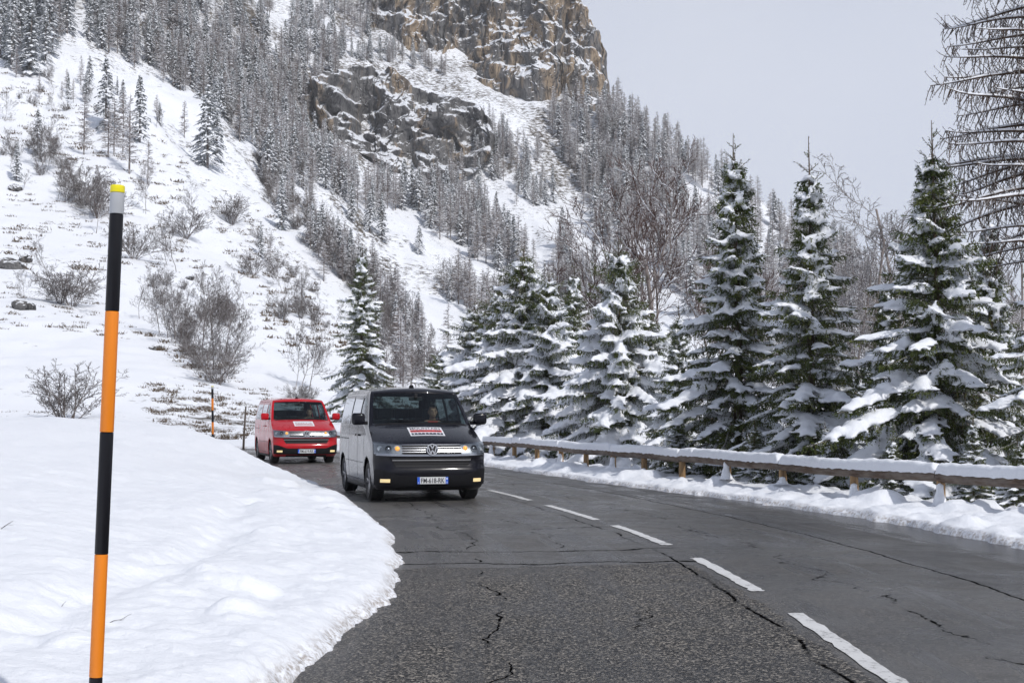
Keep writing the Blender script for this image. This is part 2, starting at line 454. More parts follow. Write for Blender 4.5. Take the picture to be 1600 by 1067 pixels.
m = mesh_np('mountain', np.stack([TX, TY, TH], -1).reshape(-1, 3), grid_faces(len(AZ), len(RR))[:, ::-1], [mat_mountain()], attrs={'thin': _thin})
o = link('mountain', m); o['kind'] = 'structure'

# ---- rock cliffs
def mat_rock(name, tan):
    t = NT(name); g = t.pos()
    nrm = t.n('SeparateXYZ', i_0=t.n('NewGeometry').outputs['Normal']).outputs[2]
    streak = t.noise(0.13, 5, 0.62, t.mapping(g, (1.0, 1.0, 0.14)), 0.5)
    fine = t.noise(0.6, 6, 0.75, t.mapping(g, (1, 1, 0.22)))
    dark = t.mix(fine, (0.065, 0.065, 0.070), (0.235, 0.228, 0.222))
    warm = t.mix(fine, (0.22, 0.165, 0.115), (0.47, 0.365, 0.255))
    f = t.ramp(streak, [(0.50 - tan, 0.0), (0.60 - tan, 1.0)])
    ck = t.math('ABSOLUTE', t.math('SUBTRACT', t.noise(0.35, 4, 0.6, t.mapping(g, (1, 1, 0.18)), 0.4), 0.5))
    rock = t.mix(t.ramp(ck, [(0.004, 0.85), (0.03, 0.0)]), t.mix(f, dark, warm), (0.02, 0.02, 0.022))
    b_in = t.math('ADD', t.noise(0.35, 6, 0.7, t.mapping(g, (1, 1, 0.4))), t.math('MULTIPLY', t.voro(0.5, t.mapping(g, (1, 1, 0.3))), 0.4))
    c, _ = snow_nodes(t, False)
    sn_a = t.math('MULTIPLY', t.math('SUBTRACT', t.noise(0.45, 6, 0.75, t.mapping(g, (1, 1, 1.6))), 0.5), 0.60)
    sn_b = t.math('MULTIPLY', t.math('SUBTRACT', t.noise(0.045, 3, 0.6, t.mapping(g, (1, 1, 1), (0, 0, 0), (0, 0.5, 0))), 0.5), 1.3)
    v = t.math('ADD', nrm, t.math('ADD', sn_a, sn_b))
    mask = t.ramp(v, [(0.50, 0.0), (0.60, 1.0)])
    p = t.principled(Base_Color=t.mix(mask, rock, c), Roughness=0.85)
    p.inputs['Specular IOR Level'].default_value = 0.15
    t.set(p.inputs['Normal'], t.bump(b_in, 0.9, 2.0))
    return t.m
def facets(x, z, sx, sz, seed, tz=0.4):
    """tilted planes with sharp breaks between them (cellular)"""
    x = x / sx + 0.35 * fbm(x / sx * 0.9, z / sz * 0.9, 0, seed + 3, 2); z = z / sz + 0.35 * fbm(x * 0.9 + 9, z / sz * 0.9, 0, seed + 4, 2)
    ix, iz = np.floor(x), np.floor(z); best = np.full(x.shape, 1e9); val = np.zeros(x.shape); zz = np.zeros(x.shape)
    for i in (-1, 0, 1):
        for j in (-1, 0, 1):
            cx, cz = ix + i, iz + j; px = cx + 0.5 + 0.45 * _h(cx, cz, zz, seed); pz = cz + 0.5 + 0.45 * _h(cx, cz, zz + 1, seed)
            dx, dz = x - px, z - pz; d = dx * dx + dz * dz; c = d < best
            v = 0.55 * _h(cx, cz, zz + 2, seed) + dx * 0.9 * _h(cx, cz, zz + 3, seed) - dz * tz * (0.35 + 0.6 * _h(cx, cz, zz + 4, seed))
            val = np.where(c, v, val); best = np.where(c, d, best)
    return val
def cliff(name, base, top, nu, nv, amp, ledges, seed, mat, slant=0.03, fs=(1, 1)):
    B = np.array([tuple(at(*p)) for p in base]); T = np.array([tuple(at(*p)) for p in top])
    u = np.linspace(0, 1, nu); v = np.linspace(0, 1, nv)
    ip = lambda Q: np.stack([np.interp(u, np.linspace(0, 1, len(Q)), Q[:, k]) for k in range(3)], 1)
    B, T = ip(B), ip(T); B[:, 2] -= 5; B[:, 1] += 2
    U, V = np.meshgrid(u, v, indexing='ij')
    X0 = B[:, None, 0] + (T - B)[:, None, 0] * V; Z0 = B[:, None, 2] + (T - B)[:, None, 2] * V
    ph = V * ledges + 1.3 * fbm(X0 / 34, Z0 / 26, 0, seed, 4) + 0.25 * fbm(X0 / 6, Z0 / 9, 0, seed + 20, 3) + slant * X0
    fl = np.floor(ph); fr = ph - fl
    lw = 0.5 + 0.5 * sm(0.5 + 1.2 * fbm(X0 / 15, Z0 / 15, 0, seed + 30, 2)); st = (fl + (1 - lw) * fr + lw * sm((fr - 0.55) / 0.45)) / ledges
    st = st - (st[:, :1]) ; st = st / np.maximum(st[:, -1:], 1e-3)
    Y = B[:, None, 1] + (T - B)[:, None, 1] * st
    rib = np.abs(fbm(X0 / 22 + Z0 / 60 + 0.5 * fbm(X0 / 25, Z0 / 25, 0, seed + 1), Z0 / 75 - X0 / 90, 0, seed + 2, 3))
    tl = 0.25 * X0
    d = amp * (0.8 - 2.2 * rib) + 0.75 * amp * facets(X0, Z0 + tl, 11 * fs[0], 24 * fs[1], seed + 5, 0.7) + 0.30 * amp * facets(X0, Z0 - tl, 4.4 * fs[0], 10 * fs[1], seed + 8) + 0.11 * amp * facets(X0, Z0, 1.8, 3.4 * fs[1], seed + 9)
    edge = np.minimum(1, np.minimum(U, 1 - U) / 0.05) * np.minimum(1, V / 0.04)
    Y = Y - d * (0.35 + 0.65 * edge)
    X = X0 + 0.5 * amp * fbm(X0 / 8, Z0 / 8, 0, seed + 11, 3)
    Z = Z0 + 0.18 * amp * fbm(X0 / 5, Z0 / 5, 0, seed + 13, 3)
    # the right-hand end turns back into the hill, so that the edge is a rock corner, not a sheet
    wrap = np.maximum(sm((U - 0.93) / 0.07), sm((0.07 - U) / 0.07)); Y = Y + wrap ** 2 * 45
    capt = sm((V - 0.94) / 0.06); Y = Y + capt ** 2 * 30
    m = mesh_np(name, np.stack([X, Y, Z], -1).reshape(-1, 3), grid_faces(nu, nv), [mat], smooth=False)
    o = link(name, m); o['kind'] = 'structure'; return o
M_ROCK_TAN = mat_rock('tan_streaked_rock', 0.03); M_ROCK_GREY = mat_rock('grey_rock', -0.06)
cliff('cliff', [(548, 8, 606), (612, 50, 600), (660, 94, 591), (712, 118, 584), (770, 146, 576), (855, 164, 572), (910, 172, 569), (978, 160, 578)],
      [(590, -90, 650), (640, -100, 645), (690, -110, 635), (740, -110, 625), (800, -100, 616), (870, -50, 605), (922, 8, 596), (962, 132, 600)], 290, 190, 5.0, 4, 41, M_ROCK_TAN, -0.035, (0.9, 1.7))
cliff('cliff', [(452, 184, 484), (500, 182, 482), (560, 214, 486), (600, 238, 490), (640, 258, 492), (700, 268, 494), (745, 242, 502), (780, 220, 516)],
      [(450, 162, 500), (495, 127, 508), (559, 97, 518), (611, 94, 522), (645, 128, 522), (700, 144, 524), (750, 160, 522), (776, 196, 524)], 240, 130, 4.2, 2, 77, M_ROCK_GREY, 0.02, (1.3, 0.8))
# ================================================================== road, snow bank, verge
def mat_asphalt():
    t = NT('wet_asphalt'); uv = t.n('UVMap').outputs[0]; g = t.pos()
    sx = t.n('SeparateXYZ', i_0=uv); tt, ss = sx.outputs[0], sx.outputs[1]        # t across, s along, metres
    big = t.noise(0.35, 4, 0.6, g); mid = t.noise(1.6, 5, 0.65, g); wob = t.noise(0.9, 4, 0.7, g)
    # resurfaced patch: left lane, near part, coarser and darker
    e1 = t.math('SUBTRACT', 14.1, t.math('ADD', ss, t.math('MULTIPLY', t.math('SUBTRACT', wob, 0.5), 1.1)))
    e2 = t.math('SUBTRACT', -0.12, t.math('ADD', tt, t.math('MULTIPLY', t.math('SUBTRACT', wob, 0.5), 0.35)))
    patch = t.math('MULTIPLY', t.ramp(e1, [(0.0, 0.0), (0.12, 1.0)]), t.ramp(e2, [(0.0, 0.0), (0.05, 1.0)]))
    seamv = t.math('ADD', tt, t.math('MULTIPLY', t.math('SUBTRACT', t.noise(0.5, 3, 0.5, g), 0.5), 0.25))
    right = t.ramp(t.math('SUBTRACT', seamv, 2.02), [(0.0, 0.0), (0.04, 1.0)])
    agg = t.voro(76.0, g); aggc = t.n('TexVoronoi', i_Scale=76.0); t.set(aggc.inputs['Vector'], g)
    spk = t.n('SeparateColor', i_0=aggc.outputs['Color']).outputs[0]
    fine = t.noise(150.0, 2, 0.7, g)
    base = t.ramp(t.math('ADD', t.math('MULTIPLY', spk, 0.55), t.math('MULTIPLY', fine, 0.45)),
                  [(0.30, (0.006, 0.006, 0.007)), (0.50, (0.036, 0.035, 0.035)), (0.66, (0.14, 0.13, 0.116)), (0.80, (0.58, 0.52, 0.44))])
    smooth_c = t.mix(fine, (0.045, 0.044, 0.045), (0.125, 0.121, 0.119))
    col = t.mix(patch, t.mix(0.35, smooth_c, base), base)
    col = t.mix(t.math('MULTIPLY', right, 0.55), col, t.mix(fine, (0.026, 0.027, 0.030), (0.062, 0.062, 0.067)))
    # damp areas
    wet = t.ramp(t.math('ADD', t.math('MULTIPLY', big, 0.6), t.math('MULTIPLY', mid, 0.4)), [(0.42, 0.0), (0.60, 1.0)])
    wet = t.math('MAXIMUM', wet, t.ramp(t.math('SUBTRACT', -2.3, t.math('ADD', tt, t.math('MULTIPLY', wob, 0.6))), [(0.0, 0.0), (0.5, 0.8)]))
    trk = t.noise(1.0, 4, 0.6, t.mapping(uv, (2.6, 0.10, 1.0)))
    wet = t.math('MAXIMUM', wet, t.math('MULTIPLY', t.ramp(trk, [(0.45, 0.0), (0.58, 1.0)]), t.ramp(t.noise(0.5, 4, 0.65, t.mapping(g, (1, 1, 1), (11, 2, 0))), [(0.36, 0.25), (0.55, 1.0)])))
    wet = t.math('MAXIMUM', wet, t.ramp(t.math('SUBTRACT', t.math('ADD', tt, t.math('MULTIPLY', wob, 0.8)), 3.55), [(0.0, 0.0), (0.25, 1.0)]))
    col = t.mix(t.math('MULTIPLY', wet, 0.6), col, t.mix(0.75, col, (0.008, 0.008, 0.009)))
    # cracks: wandering lines in (t, s), and crazing
    w1 = t.noise(0.5, 5, 0.62, g); w2 = t.noise(0.8, 5, 0.62, t.mapping(g, (1, 1, 1), (7, 3, 0)))
    def line(val, centre, amp, w, width):
        a = t.math('ABSOLUTE', t.math('SUBTRACT', t.math('ADD', val, t.math('MULTIPLY', t.math('SUBTRACT', w, 0.5), amp)), centre))
        return t.ramp(t.math('DIVIDE', a, width * 1.1), [(0.45, 1.0), (1.0, 0.0)])
    gap = t.ramp(t.noise(1.3, 3, 0.6, g), [(0.42, 0.0), (0.5, 1.0)])
    near_s = t.ramp(t.math('DIVIDE', ss, 40.0), [(0.62, 1.0), (0.70, 0.0)])
    cr = t.math('MULTIPLY', line(tt, -2.2, 0.9, w1, 0.012), gap)
    cr = t.math('MAXIMUM', cr, line(tt, 2.02, 0.22, w2, 0.022))
    cr = t.math('MAXIMUM', cr, t.math('MULTIPLY', line(ss, 14.3, 1.2, w2, 0.05), t.ramp(tt, [(0.0, 1.0), (0.1, 0.0)])))
    cr = t.math('MAXIMUM', cr, t.math('MULTIPLY', line(ss, 15.6, 1.4, w1, 0.04), t.ramp(tt, [(0.0, 1.0), (0.1, 0.0)])))
    cr = t.math('MAXIMUM', cr, t.math('MULTIPLY', t.math('MULTIPLY', line(tt, -0.26, 0.42, w1, 0.020), near_s), t.ramp(t.noise(1.1, 4, 0.7, t.mapping(g, (1, 1, 1), (5, 1, 0))), [(0.40, 0.15), (0.52, 1.0)])))
    cr = t.math('MAXIMUM', cr, t.math('MULTIPLY', line(tt, 0.9, 1.2, w2, 0.014), gap))
    cr = t.math('MAXIMUM', cr, t.math('MULTIPLY', line(ss, 18.6, 2.4, w1, 0.05), t.math('MULTIPLY', gap, t.ramp(tt, [(0.0, 1.0), (0.1, 0.0)]))))
    cr = t.math('MAXIMUM', cr, t.math('MULTIPLY', line(tt, -1.2, 1.3, w2, 0.016), t.ramp(t.noise(0.8, 3, 0.6, g), [(0.48, 0.0), (0.56, 1.0)])))
    lite = t.ramp(t.noise(0.28, 5, 0.65, t.mapping(g, (1, 1, 1), (3, 8, 0))), [(0.40, 0.0), (0.62, 1.0)])
    col = t.mix(t.math('MULTIPLY', t.math('MULTIPLY', lite, t.math('SUBTRACT', 1.0, t.math('MULTIPLY', patch, 0.8))), t.math('SUBTRACT', 0.55, t.math('MULTIPLY', wet, 0.35))), col, t.mix(fine, (0.11, 0.107, 0.104), (0.24, 0.233, 0.225)))
    col = t.mix(cr, col, (0.004, 0.004, 0.004))
    rough = t.math('SUBTRACT', 0.50, t.math('MULTIPLY', wet, t.math('SUBTRACT', 0.34, t.math('MULTIPLY', patch, 0.15))))
    rough = t.math('ADD', rough, t.math('MULTIPLY', t.math('SUBTRACT', fine, 0.5), 0.2))
    hgt = t.math('ADD', t.math('MULTIPLY', agg, -0.7), t.math('MULTIPLY', fine, 0.4))
    hgt = t.math('SUBTRACT', hgt, t.math('MULTIPLY', cr, 2.0))
    p = t.principled(Base_Color=col, Roughness=rough)
    t.set(p.inputs['Specular IOR Level'], t.math('MULTIPLY', t.math('MULTIPLY', t.math('ADD', 0.20, t.math('MULTIPLY', wet, 0.42)), t.math('SUBTRACT', 1.0, t.math('MULTIPLY', patch, 0.68))), t.math('SUBTRACT', 1.0, cr)))
    t.set(p.inputs['Normal'], t.bump(hgt, 0.75, 0.012))
    return t.m
ss = np.concatenate([np.arange(-55, 0, 1.0), np.arange(0, 70, 0.25), np.arange(70, R_S[-1] - 1, 1.0)])
ts = np.linspace(-1, 1, 25)
V = []; UV = []
for s in ss:
    rw = float(right_w(s)) + 0.25; t_ = np.where(ts < 0, ts * (LEFT + 0.35), ts * rw)
    x, y = road_pt(s, t_); z = 0.0 - 0.02 * (t_ / 3) ** 2 + 0.012 * fbm(x / 1.5, y / 1.5, 0, 51, 2)
    V.append(np.stack([x, y, z], 1)); UV.append(np.stack([t_, np.full_like(t_, s)], 1))
road = link('road', mesh_np('road', np.concatenate(V), grid_faces(len(ss), len(ts))[:, ::-1], [mat_asphalt()], uv=np.concatenate(UV))); road['kind'] = 'structure'

def mat_paint():
    t = NT('worn_white_road_paint'); g = t.pos()
    n1 = t.noise(26.0, 5, 0.75, g); n2 = t.noise(5.0, 3, 0.6, g)
    w = t.ramp(t.math('ADD', t.math('MULTIPLY', n1, 0.7), t.math('MULTIPLY', n2, 0.3)), [(0.36, 0.0), (0.46, 1.0)])
    t.principled(Base_Color=t.mix(w, (0.11, 0.105, 0.10), t.mix(n2, (0.52, 0.52, 0.52), (0.74, 0.74, 0.73))), Roughness=0.6)
    return t.m
M_PAINT = mat_paint()
def z_road(x, y, t): return -0.02 * (t / 3) ** 2 + 0.012 * fbm(x / 1.5, y / 1.5, 0, 51, 2)
dash_s = [(-6.2, -3.2), (-1.9, 1.1), (2.4, 5.4)]
for a, b in ((7.2, 10.55), (11.85, 14.55), (15.95, 18.75), (19.75, 22.95), (24.2, 27.55), (28.9, 31.9), (33.2, 36.2), (37.5, 40.5), (41.8, 44.8), (46.1, 49.1), (50.4, 53.4)):
    dash_s.append((a, b))
for a, b in dash_s:
    n = 28; s_ = np.linspace(a, b, n); t_ = np.linspace(-0.06, 0.06, 5)
    Vd = []
    for k, s in enumerate(s_):
        e = 0.012 * rng.normal(size=5); x, y = road_pt(s + (e if k in (0, n - 1) else 0), t_ + (0.006 * rng.normal(size=5)) * np.array([1, 0, 0, 0, 1]))
        Vd.append(np.stack([x, y, z_road(x, y, t_) + 0.006], 1))
    d = link('lane_marking', mesh_np('lane_marking', np.concatenate(Vd), grid_faces(n, 5)[:, ::-1], [M_PAINT]), road)

# ---- snow bank on the inside of the bend
def bank_h(x, y, lip=True):
    x = np.asarray(x, float).ravel(); y = np.asarray(y, float).ravel()
    S, T = road_st(x, y)
    lump = 0.12 * fbm(x * 0.9, y * 0.9, 0, 61, 2) + 0.07 * fbm(x * 4, y * 4, 0, 62, 3) + 0.03 * fbm(x * 9, y * 9, 0, 65, 2)
    q = -T - 1.02 * LEFT + 0.02 + lump - 0.48 * sm((12.5 - S) / 7)
    qq = np.maximum(q, 0)
    h = 0.085 * sm(qq / 0.17) ** 0.7 + 0.035 * sm(qq / 0.35)
    h = h + 1.17 * (1 - np.exp(-(qq / (6.2 - 4.6 * sm((S - 22) / 18))) ** 1.35)) * (0.75 + 0.25 * sm((S + 5) / 20))
    wav = fbm(x / 1.9, y / 3.1, 0, 63, 3); w2 = fbm(x * 1.9 + 0.8 * y, y * 0.9, 0, 64, 4); w3 = fbm(x * 3.2, y * 3.2, 0, 67, 3)
    edge = np.exp(-qq / 2.0)
    h = h + sm(qq / 0.8) * (0.10 * wav + 0.045 * w2 + 0.03 * fbm(x * 1.2 + y * 0.5, y * 3.4 - x, 0, 66, 3)) + sm(qq / 0.25) * edge * (0.04 * w3 + 0.018 * fbm(x * 9, y * 9, 0, 68, 3))
    # snow thrown up by the plough: a few rounded heaps and a shallow furrow parallel to the road
    h = h - 0.16 * np.exp(-((qq - 1.7 - 0.25 * wav) / 0.22) ** 2) * sm((S - 3) / 4) * sm((26 - S) / 10) * (0.6 + 0.6 * w2)
    h = h + 0.10 * np.maximum(0, fbm(x * 1.3, y * 1.3, 0, 69, 2) - 0.25) * np.exp(-((qq - 1.0) / 0.8) ** 2) * 3
    h = np.where(q < 0, np.maximum(-0.06, q * 1.2) - 0.02, h)
    return h, q, S
baz = np.radians(np.concatenate([np.linspace(-75, -24, 90)[:-1], np.linspace(-24, 2, 330)]))
brr = np.concatenate([np.geomspace(2.2, 5.5, 40)[:-1], np.geomspace(5.5, 25, 270)[:-1], np.geomspace(25, 80, 120)])
A_, R_ = np.meshgrid(baz, brr, indexing='ij'); BX, BY = R_ * np.sin(A_), R_ * np.cos(A_)
bh, bq, bs = bank_h(BX, BY)
bh = bh.reshape(BX.shape)
F = grid_faces(len(baz), len(brr))[:, ::-1]
keep = (bq[F].max(1) > -0.10)
F = F[keep]; used, inv = np.unique(F.ravel(), return_inverse=True)
dirt = np.clip(1.0 - np.abs(bq - 0.02) / 0.10, 0, 1)
Vb = np.stack([BX, BY, bh], -1).reshape(-1, 3)[used]
snow_bank = link('snow_bank', mesh_np('snow_bank', Vb, inv.reshape(F.shape), [M_SNOW_BANK], attrs={'dirt': dirt[used]})); snow_bank['kind'] = 'structure'

# ---- snowy verge on the outside of the bend
def verge_h(S, q, x, y):
    lump = fbm(x * 1.6, y * 1.6, 0, 71, 3)
    h = 0.07 * sm(q / 0.12) ** 0.6 + 0.05 * sm((q - 0.3) / 0.7)
    h = h + sm(q / 0.3) * (0.10 * lump + 0.07 * fbm(x * 4, y * 4, 0, 72, 3)) + 0.34 * np.maximum(0, fbm(x * 1.1, y * 1.1, 0, 73, 2) - 0.15) * sm(q / 0.4)
    fall = sm((S - 50) / 10)
    h = h - (1 - fall) * 0.42 * np.maximum(0, q - 1.9) + fall * (0.10 * np.maximum(0, q - 0.5) - 0.7 * np.maximum(0, q - 2.2))
    return h
vs_ = np.concatenate([np.linspace(-30, 6, 60)[:-1], np.linspace(6, 50, 480)[:-1], np.linspace(50, R_S[-1] - 2, 120)])
vq = np.concatenate([np.linspace(-0.25, 0.5, 36)[:-1], np.linspace(0.5, 2.4, 40)[:-1], np.linspace(2.4, 8, 24)])
S_, Q_ = np.meshgrid(vs_, vq, indexing='ij')
rw = right_w(S_); N1 = road_pt(S_.ravel(), (rw + Q_).ravel()); vx, vy = N1
q_ = Q_.ravel() + 0.22 * fbm(vx * 0.9, vy * 0.9, 0, 75, 3) + 0.10 * fbm(vx * 4, vy * 4, 0, 76, 3) + 0.04 * fbm(vx * 12, vy * 12, 0, 77, 2)
vz = np.where(q_ < 0, np.maximum(-0.09, q_ * 1.0) - 0.025, verge_h(S_.ravel(), np.maximum(q_, 0), vx, vy))
F = grid_faces(len(vs_), len(vq))[:, ::-1]; F = F[q_[F].max(1) > -0.10]; used, inv = np.unique(F.ravel(), return_inverse=True)
vd = np.clip(1 - np.abs(q_ - 0.02) / 0.1, 0, 1)
verge = link('snowy_verge', mesh_np('snowy_verge', np.stack([vx, vy, vz], -1)[used], inv.reshape(F.shape), [M_SNOW_BANK], attrs={'dirt': vd[used]})); verge['kind'] = 'structure'
def verge_z(x, y):
    S, T = road_st([x], [y]); q = T - right_w(S)
    return float(verge_h(S, np.maximum(q, 0), np.array([x]), np.array([y]))[0])
# ================================================================== guard rail
def mat_log():
    t = NT('weathered_log'); o = t.obj(); uv = t.n('UVMap').outputs[0]
    g = t.noise(5.0, 6, 0.7, t.mapping(uv, (0.9, 9.0, 1))); k = t.noise(1.6, 4, 0.6, t.mapping(uv, (1.2, 2.0, 1)))
    bl = t.noise(7.0, 4, 0.75, t.mapping(uv, (3.0, 1.6, 1)))
    c = t.ramp(g, [(0.30, (0.016, 0.011, 0.008)), (0.5, (0.085, 0.050, 0.029)), (0.70, (0.24, 0.165, 0.105))])
    c = t.mix(t.ramp(k, [(0.4, 0.0), (0.62, 0.8)]), c, t.mix(g, (0.10, 0.082, 0.070), (0.30, 0.255, 0.215)))
    c = t.mix(t.ramp(bl, [(0.62, 0.0), (0.70, 0.85)]), c, (0.022, 0.016, 0.012))
    p = t.principled(Base_Color=c, Roughness=0.75); t.set(p.inputs['Normal'], t.bump(t.math('SUBTRACT', g, t.math('MULTIPLY', bl, 0.5)), 0.8, 0.02)); return t.m
def mat_wood_post():
    t = NT('post_wood'); g = t.noise(6.0, 5, 0.65, t.mapping(t.obj(), (3, 3, 0.4)))
    p = t.principled(Base_Color=t.ramp(g, [(0.3, (0.12, 0.07, 0.032)), (0.55, (0.32, 0.20, 0.095)), (0.75, (0.45, 0.32, 0.18))]), Roughness=0.75)
    t.set(p.inputs['Normal'], t.bump(g, 0.5, 0.01)); return t.m
M_LOG, M_POST = mat_log(), mat_wood_post()
RAILC = np.array([(9.0, -12), (8.6, 4), (8.2, 11), (7.55, 16), (6.85, 19.4), (6.15, 21.5), (5.50, 23.2), (4.72, 25.3), (3.98, 27.7), (3.05, 31), (2.05, 35), (0.75, 39.9), (-0.95, 45.2), (-3.2, 51), (-6.0, 56.5), (-9.5, 60.5)], float)
RL = catmull(RAILC, 0.1)
for _ in range(200): RL[1:-1] = RL[1:-1] * 0.5 + 0.25 * (RL[:-2] + RL[2:])
RLS = np.concatenate([[0], np.cumsum(np.linalg.norm(np.diff(RL, axis=0), axis=1))])
def rail_at(s): return np.array([np.interp(s, RLS, RL[:, 0]), np.interp(s, RLS, RL[:, 1])])
gr = empty('guardrail', (rail_at(0)[0], rail_at(0)[1], 0), label='long roadside guardrail of brown round logs on wooden posts, capped with snow', category='guardrail')
gr.location = (0, 0, 0)
S0 = float(np.interp(23.1, RL[:, 1], RLS))            # a post stands here
SPAN = 2.2; PS = [S0 + k * SPAN for k in range(-18, 19) if 0.5 < S0 + k * SPAN < RLS[-1] - 0.5]
LOGR = 0.095; LOGZ = 0.555
def log_piece(a, b, idx):
    n = 40; s = np.linspace(a + 0.006, b - 0.006, n); P = np.array([rail_at(k) for k in s]); m_ = 20
    z = LOGZ + 0.012 * math.sin(idx * 2.1) + 0.010 * np.sin((s - a) * 1.3 + idx)
    T = np.gradient(P, axis=0); T /= np.linalg.norm(T, axis=1, keepdims=True); N = np.stack([T[:, 1], -T[:, 0]], 1)
    ang = np.arange(m_) * 2 * PI / m_
    rad = LOGR * (1 + 0.05 * noise(s[:, None] * 0.9 + 0 * ang, 2 * np.cos(ang)[None] + 0 * s[:, None], 0, idx) + 0.05 * noise(s[:, None] * 4 + 0 * ang, 3 * np.cos(ang)[None] + 3 * np.sin(ang)[None] + 0 * s[:, None], 0, idx + 50))
    rad = rad * (1 + 0.04 * np.sin((s[:, None] - a) / (b - a) * PI))
    V = np.stack([P[:, None, 0] + N[:, None, 0] * rad * np.cos(ang), P[:, None, 1] + N[:, None, 1] * rad * np.cos(ang), z[:, None] + rad * np.sin(ang)], -1)
    uv = np.stack([np.repeat(s[:, None], m_, 1), np.repeat((ang / (2 * PI))[None], n, 0)], -1).reshape(-1, 2)
    i, j = np.meshgrid(np.arange(n - 1), np.arange(m_), indexing='ij'); i = i.ravel(); j = j.ravel(); j2 = (j + 1) % m_
    F = np.stack([i * m_ + j, i * m_ + j2, (i + 1) * m_ + j2, (i + 1) * m_ + j], 1)
    c0 = len(V) * m_; VV = V.reshape(-1, 3); ends = np.stack([VV[:m_].mean(0), VV[-m_:].mean(0)])
    jj = np.arange(m_); jn = (jj + 1) % m_
    F3 = np.concatenate([np.stack([jj, np.full(m_, c0), jn], 1), np.stack([(n - 1) * m_ + jj, (n - 1) * m_ + jn, np.full(m_, c0 + 1)], 1)])
    lg = link('log', mesh_np('log', np.concatenate([VV, ends]), [F, F3], [M_LOG], uv=np.concatenate([uv, uv[:1], uv[-1:]])), gr)
    lg.data.set_sharp_from_angle(angle=math.radians(50))
    # the snow lying on it
    k = 120; s = np.linspace(a + 0.015, b - 0.02, k); P = np.array([rail_at(q) for q in s]); z = np.interp(s, np.linspace(a, b, n), z)
    T = np.gradient(P, axis=0); T /= np.linalg.norm(T, axis=1, keepdims=True); N = np.stack([T[:, 1], -T[:, 0]], 1)
    thick = 0.165 + 0.018 * noise(s * 0.8, s * 0 + idx * 3.3) + 0.016 * noise(s * 3.2, s * 0 + idx) 
    endf = np.sqrt(np.clip(np.minimum(s - s[0], s[-1] - s) / 0.05, 0.05, 1))
    if idx % 3 == 1: endf = endf * (1 - 0.45 * np.exp(-((s - (a + 0.83 * (b - a))) / 0.035) ** 2))
    mm = 15; ph = np.linspace(0, PI, mm)
    low = 0.028 + 0.016 * noise(s[:, None] * 7 + 0 * ph, 2 * np.cos(ph)[None] + 0 * s[:, None], 0, idx + 9)
    wx = 0.108 + 0.008 * noise(s * 5, s * 0 + 7.0)
    cx = (wx[:, None]) * np.sign(np.cos(ph)) * np.abs(np.cos(ph)) ** 0.55
    cz = low + (thick * endf)[:, None] * np.abs(np.sin(ph)) ** 0.55 + 0.006 * noise(s[:, None] * 14 + 0 * ph, 4 * np.cos(ph)[None] + 0 * s[:, None], 0, idx + 3)
    V = np.stack([P[:, None, 0] + N[:, None, 0] * cx, P[:, None, 1] + N[:, None, 1] * cx, z[:, None] + cz], -1)
    F = grid_faces(k, mm); c = k * mm
    V = np.concatenate([V.reshape(-1, 3), [[*P[0], z[0] + 0.03], [*P[-1], z[-1] + 0.03]]])
    j = np.arange(mm - 1)
    F3 = np.concatenate([np.stack([j, j + 1, np.full(mm - 1, c)], 1), np.stack([(k - 1) * mm + j + 1, (k - 1) * mm + j, np.full(mm - 1, c + 1)], 1)])
    link('snow_cap', mesh_np('snow_cap', V, [F, F3], [M_SNOW]), lg)
for k in range(0, len(PS) - 2, 2): log_piece(PS[k], PS[k + 2], k)
for k, s in enumerate(PS):
    x, y = rail_at(s); zb = min(verge_z(x, y), 0.25) - 0.25
    tdir = rail_at(s + 0.1) - rail_at(s - 0.1); a = math.atan2(tdir[1], tdir[0])
    nx, ny = math.sin(a), -math.cos(a)
    mb = MB(); zt = LOGZ - LOGR * 0.8
    lean = 0.02 * math.sin(k * 1.7)
    mb.tube([(0, 0, 0), (lean * 0.5, 0, (zt - zb) * 0.5), (lean, 0, zt - zb)], [0.068, 0.07, 0.066], 14)
    po = mb.build('post', M_POST, gr, smooth=True, sharp=50); po.location = (x, y, zb); po.rotation_euler = (0, 0, a)
    # snow plastered against the traffic side of the post
    if k % 5 != 3:
        hh = (0.26 + 0.16 * math.sin(k * 2.3)) ; n = 14; v = np.linspace(0, 1, n); ang = np.linspace(0, 2 * PI, 15)[:-1]
        r = 0.075 * (1 - 0.35 * v) + (0.06 + 0.04 * math.sin(k * 3.7)) * np.exp(-v / 0.16); r[-1] = 0.012
        V = []
        ox, oy = -nx, -ny
        for i in range(n):
            rr = r[i] * (1 + 0.34 * noise(np.cos(ang) * 1.5 + k, np.sin(ang) * 1.5 + v[i] * 5, 0, k))
            off = 0.055 - 0.01 * v[i]
            V.append(np.stack([x + ox * off + (-0.055) * math.cos(a) + rr * np.cos(ang), y + oy * off + (-0.055) * math.sin(a) + rr * np.sin(ang), np.full(14, zb + 0.22 + v[i] * hh)], 1))
        i, j = np.meshgrid(np.arange(n - 1), np.arange(14), indexing='ij'); i = i.ravel(); j = j.ravel(); j2 = (j + 1) % 14
        F = np.stack([i * 14 + j, i * 14 + j2, (i + 1) * 14 + j2, (i + 1) * 14 + j], 1)
        link('snow_cap', mesh_np('snow_cap', np.concatenate(V), F, [M_SNOW]), gr)

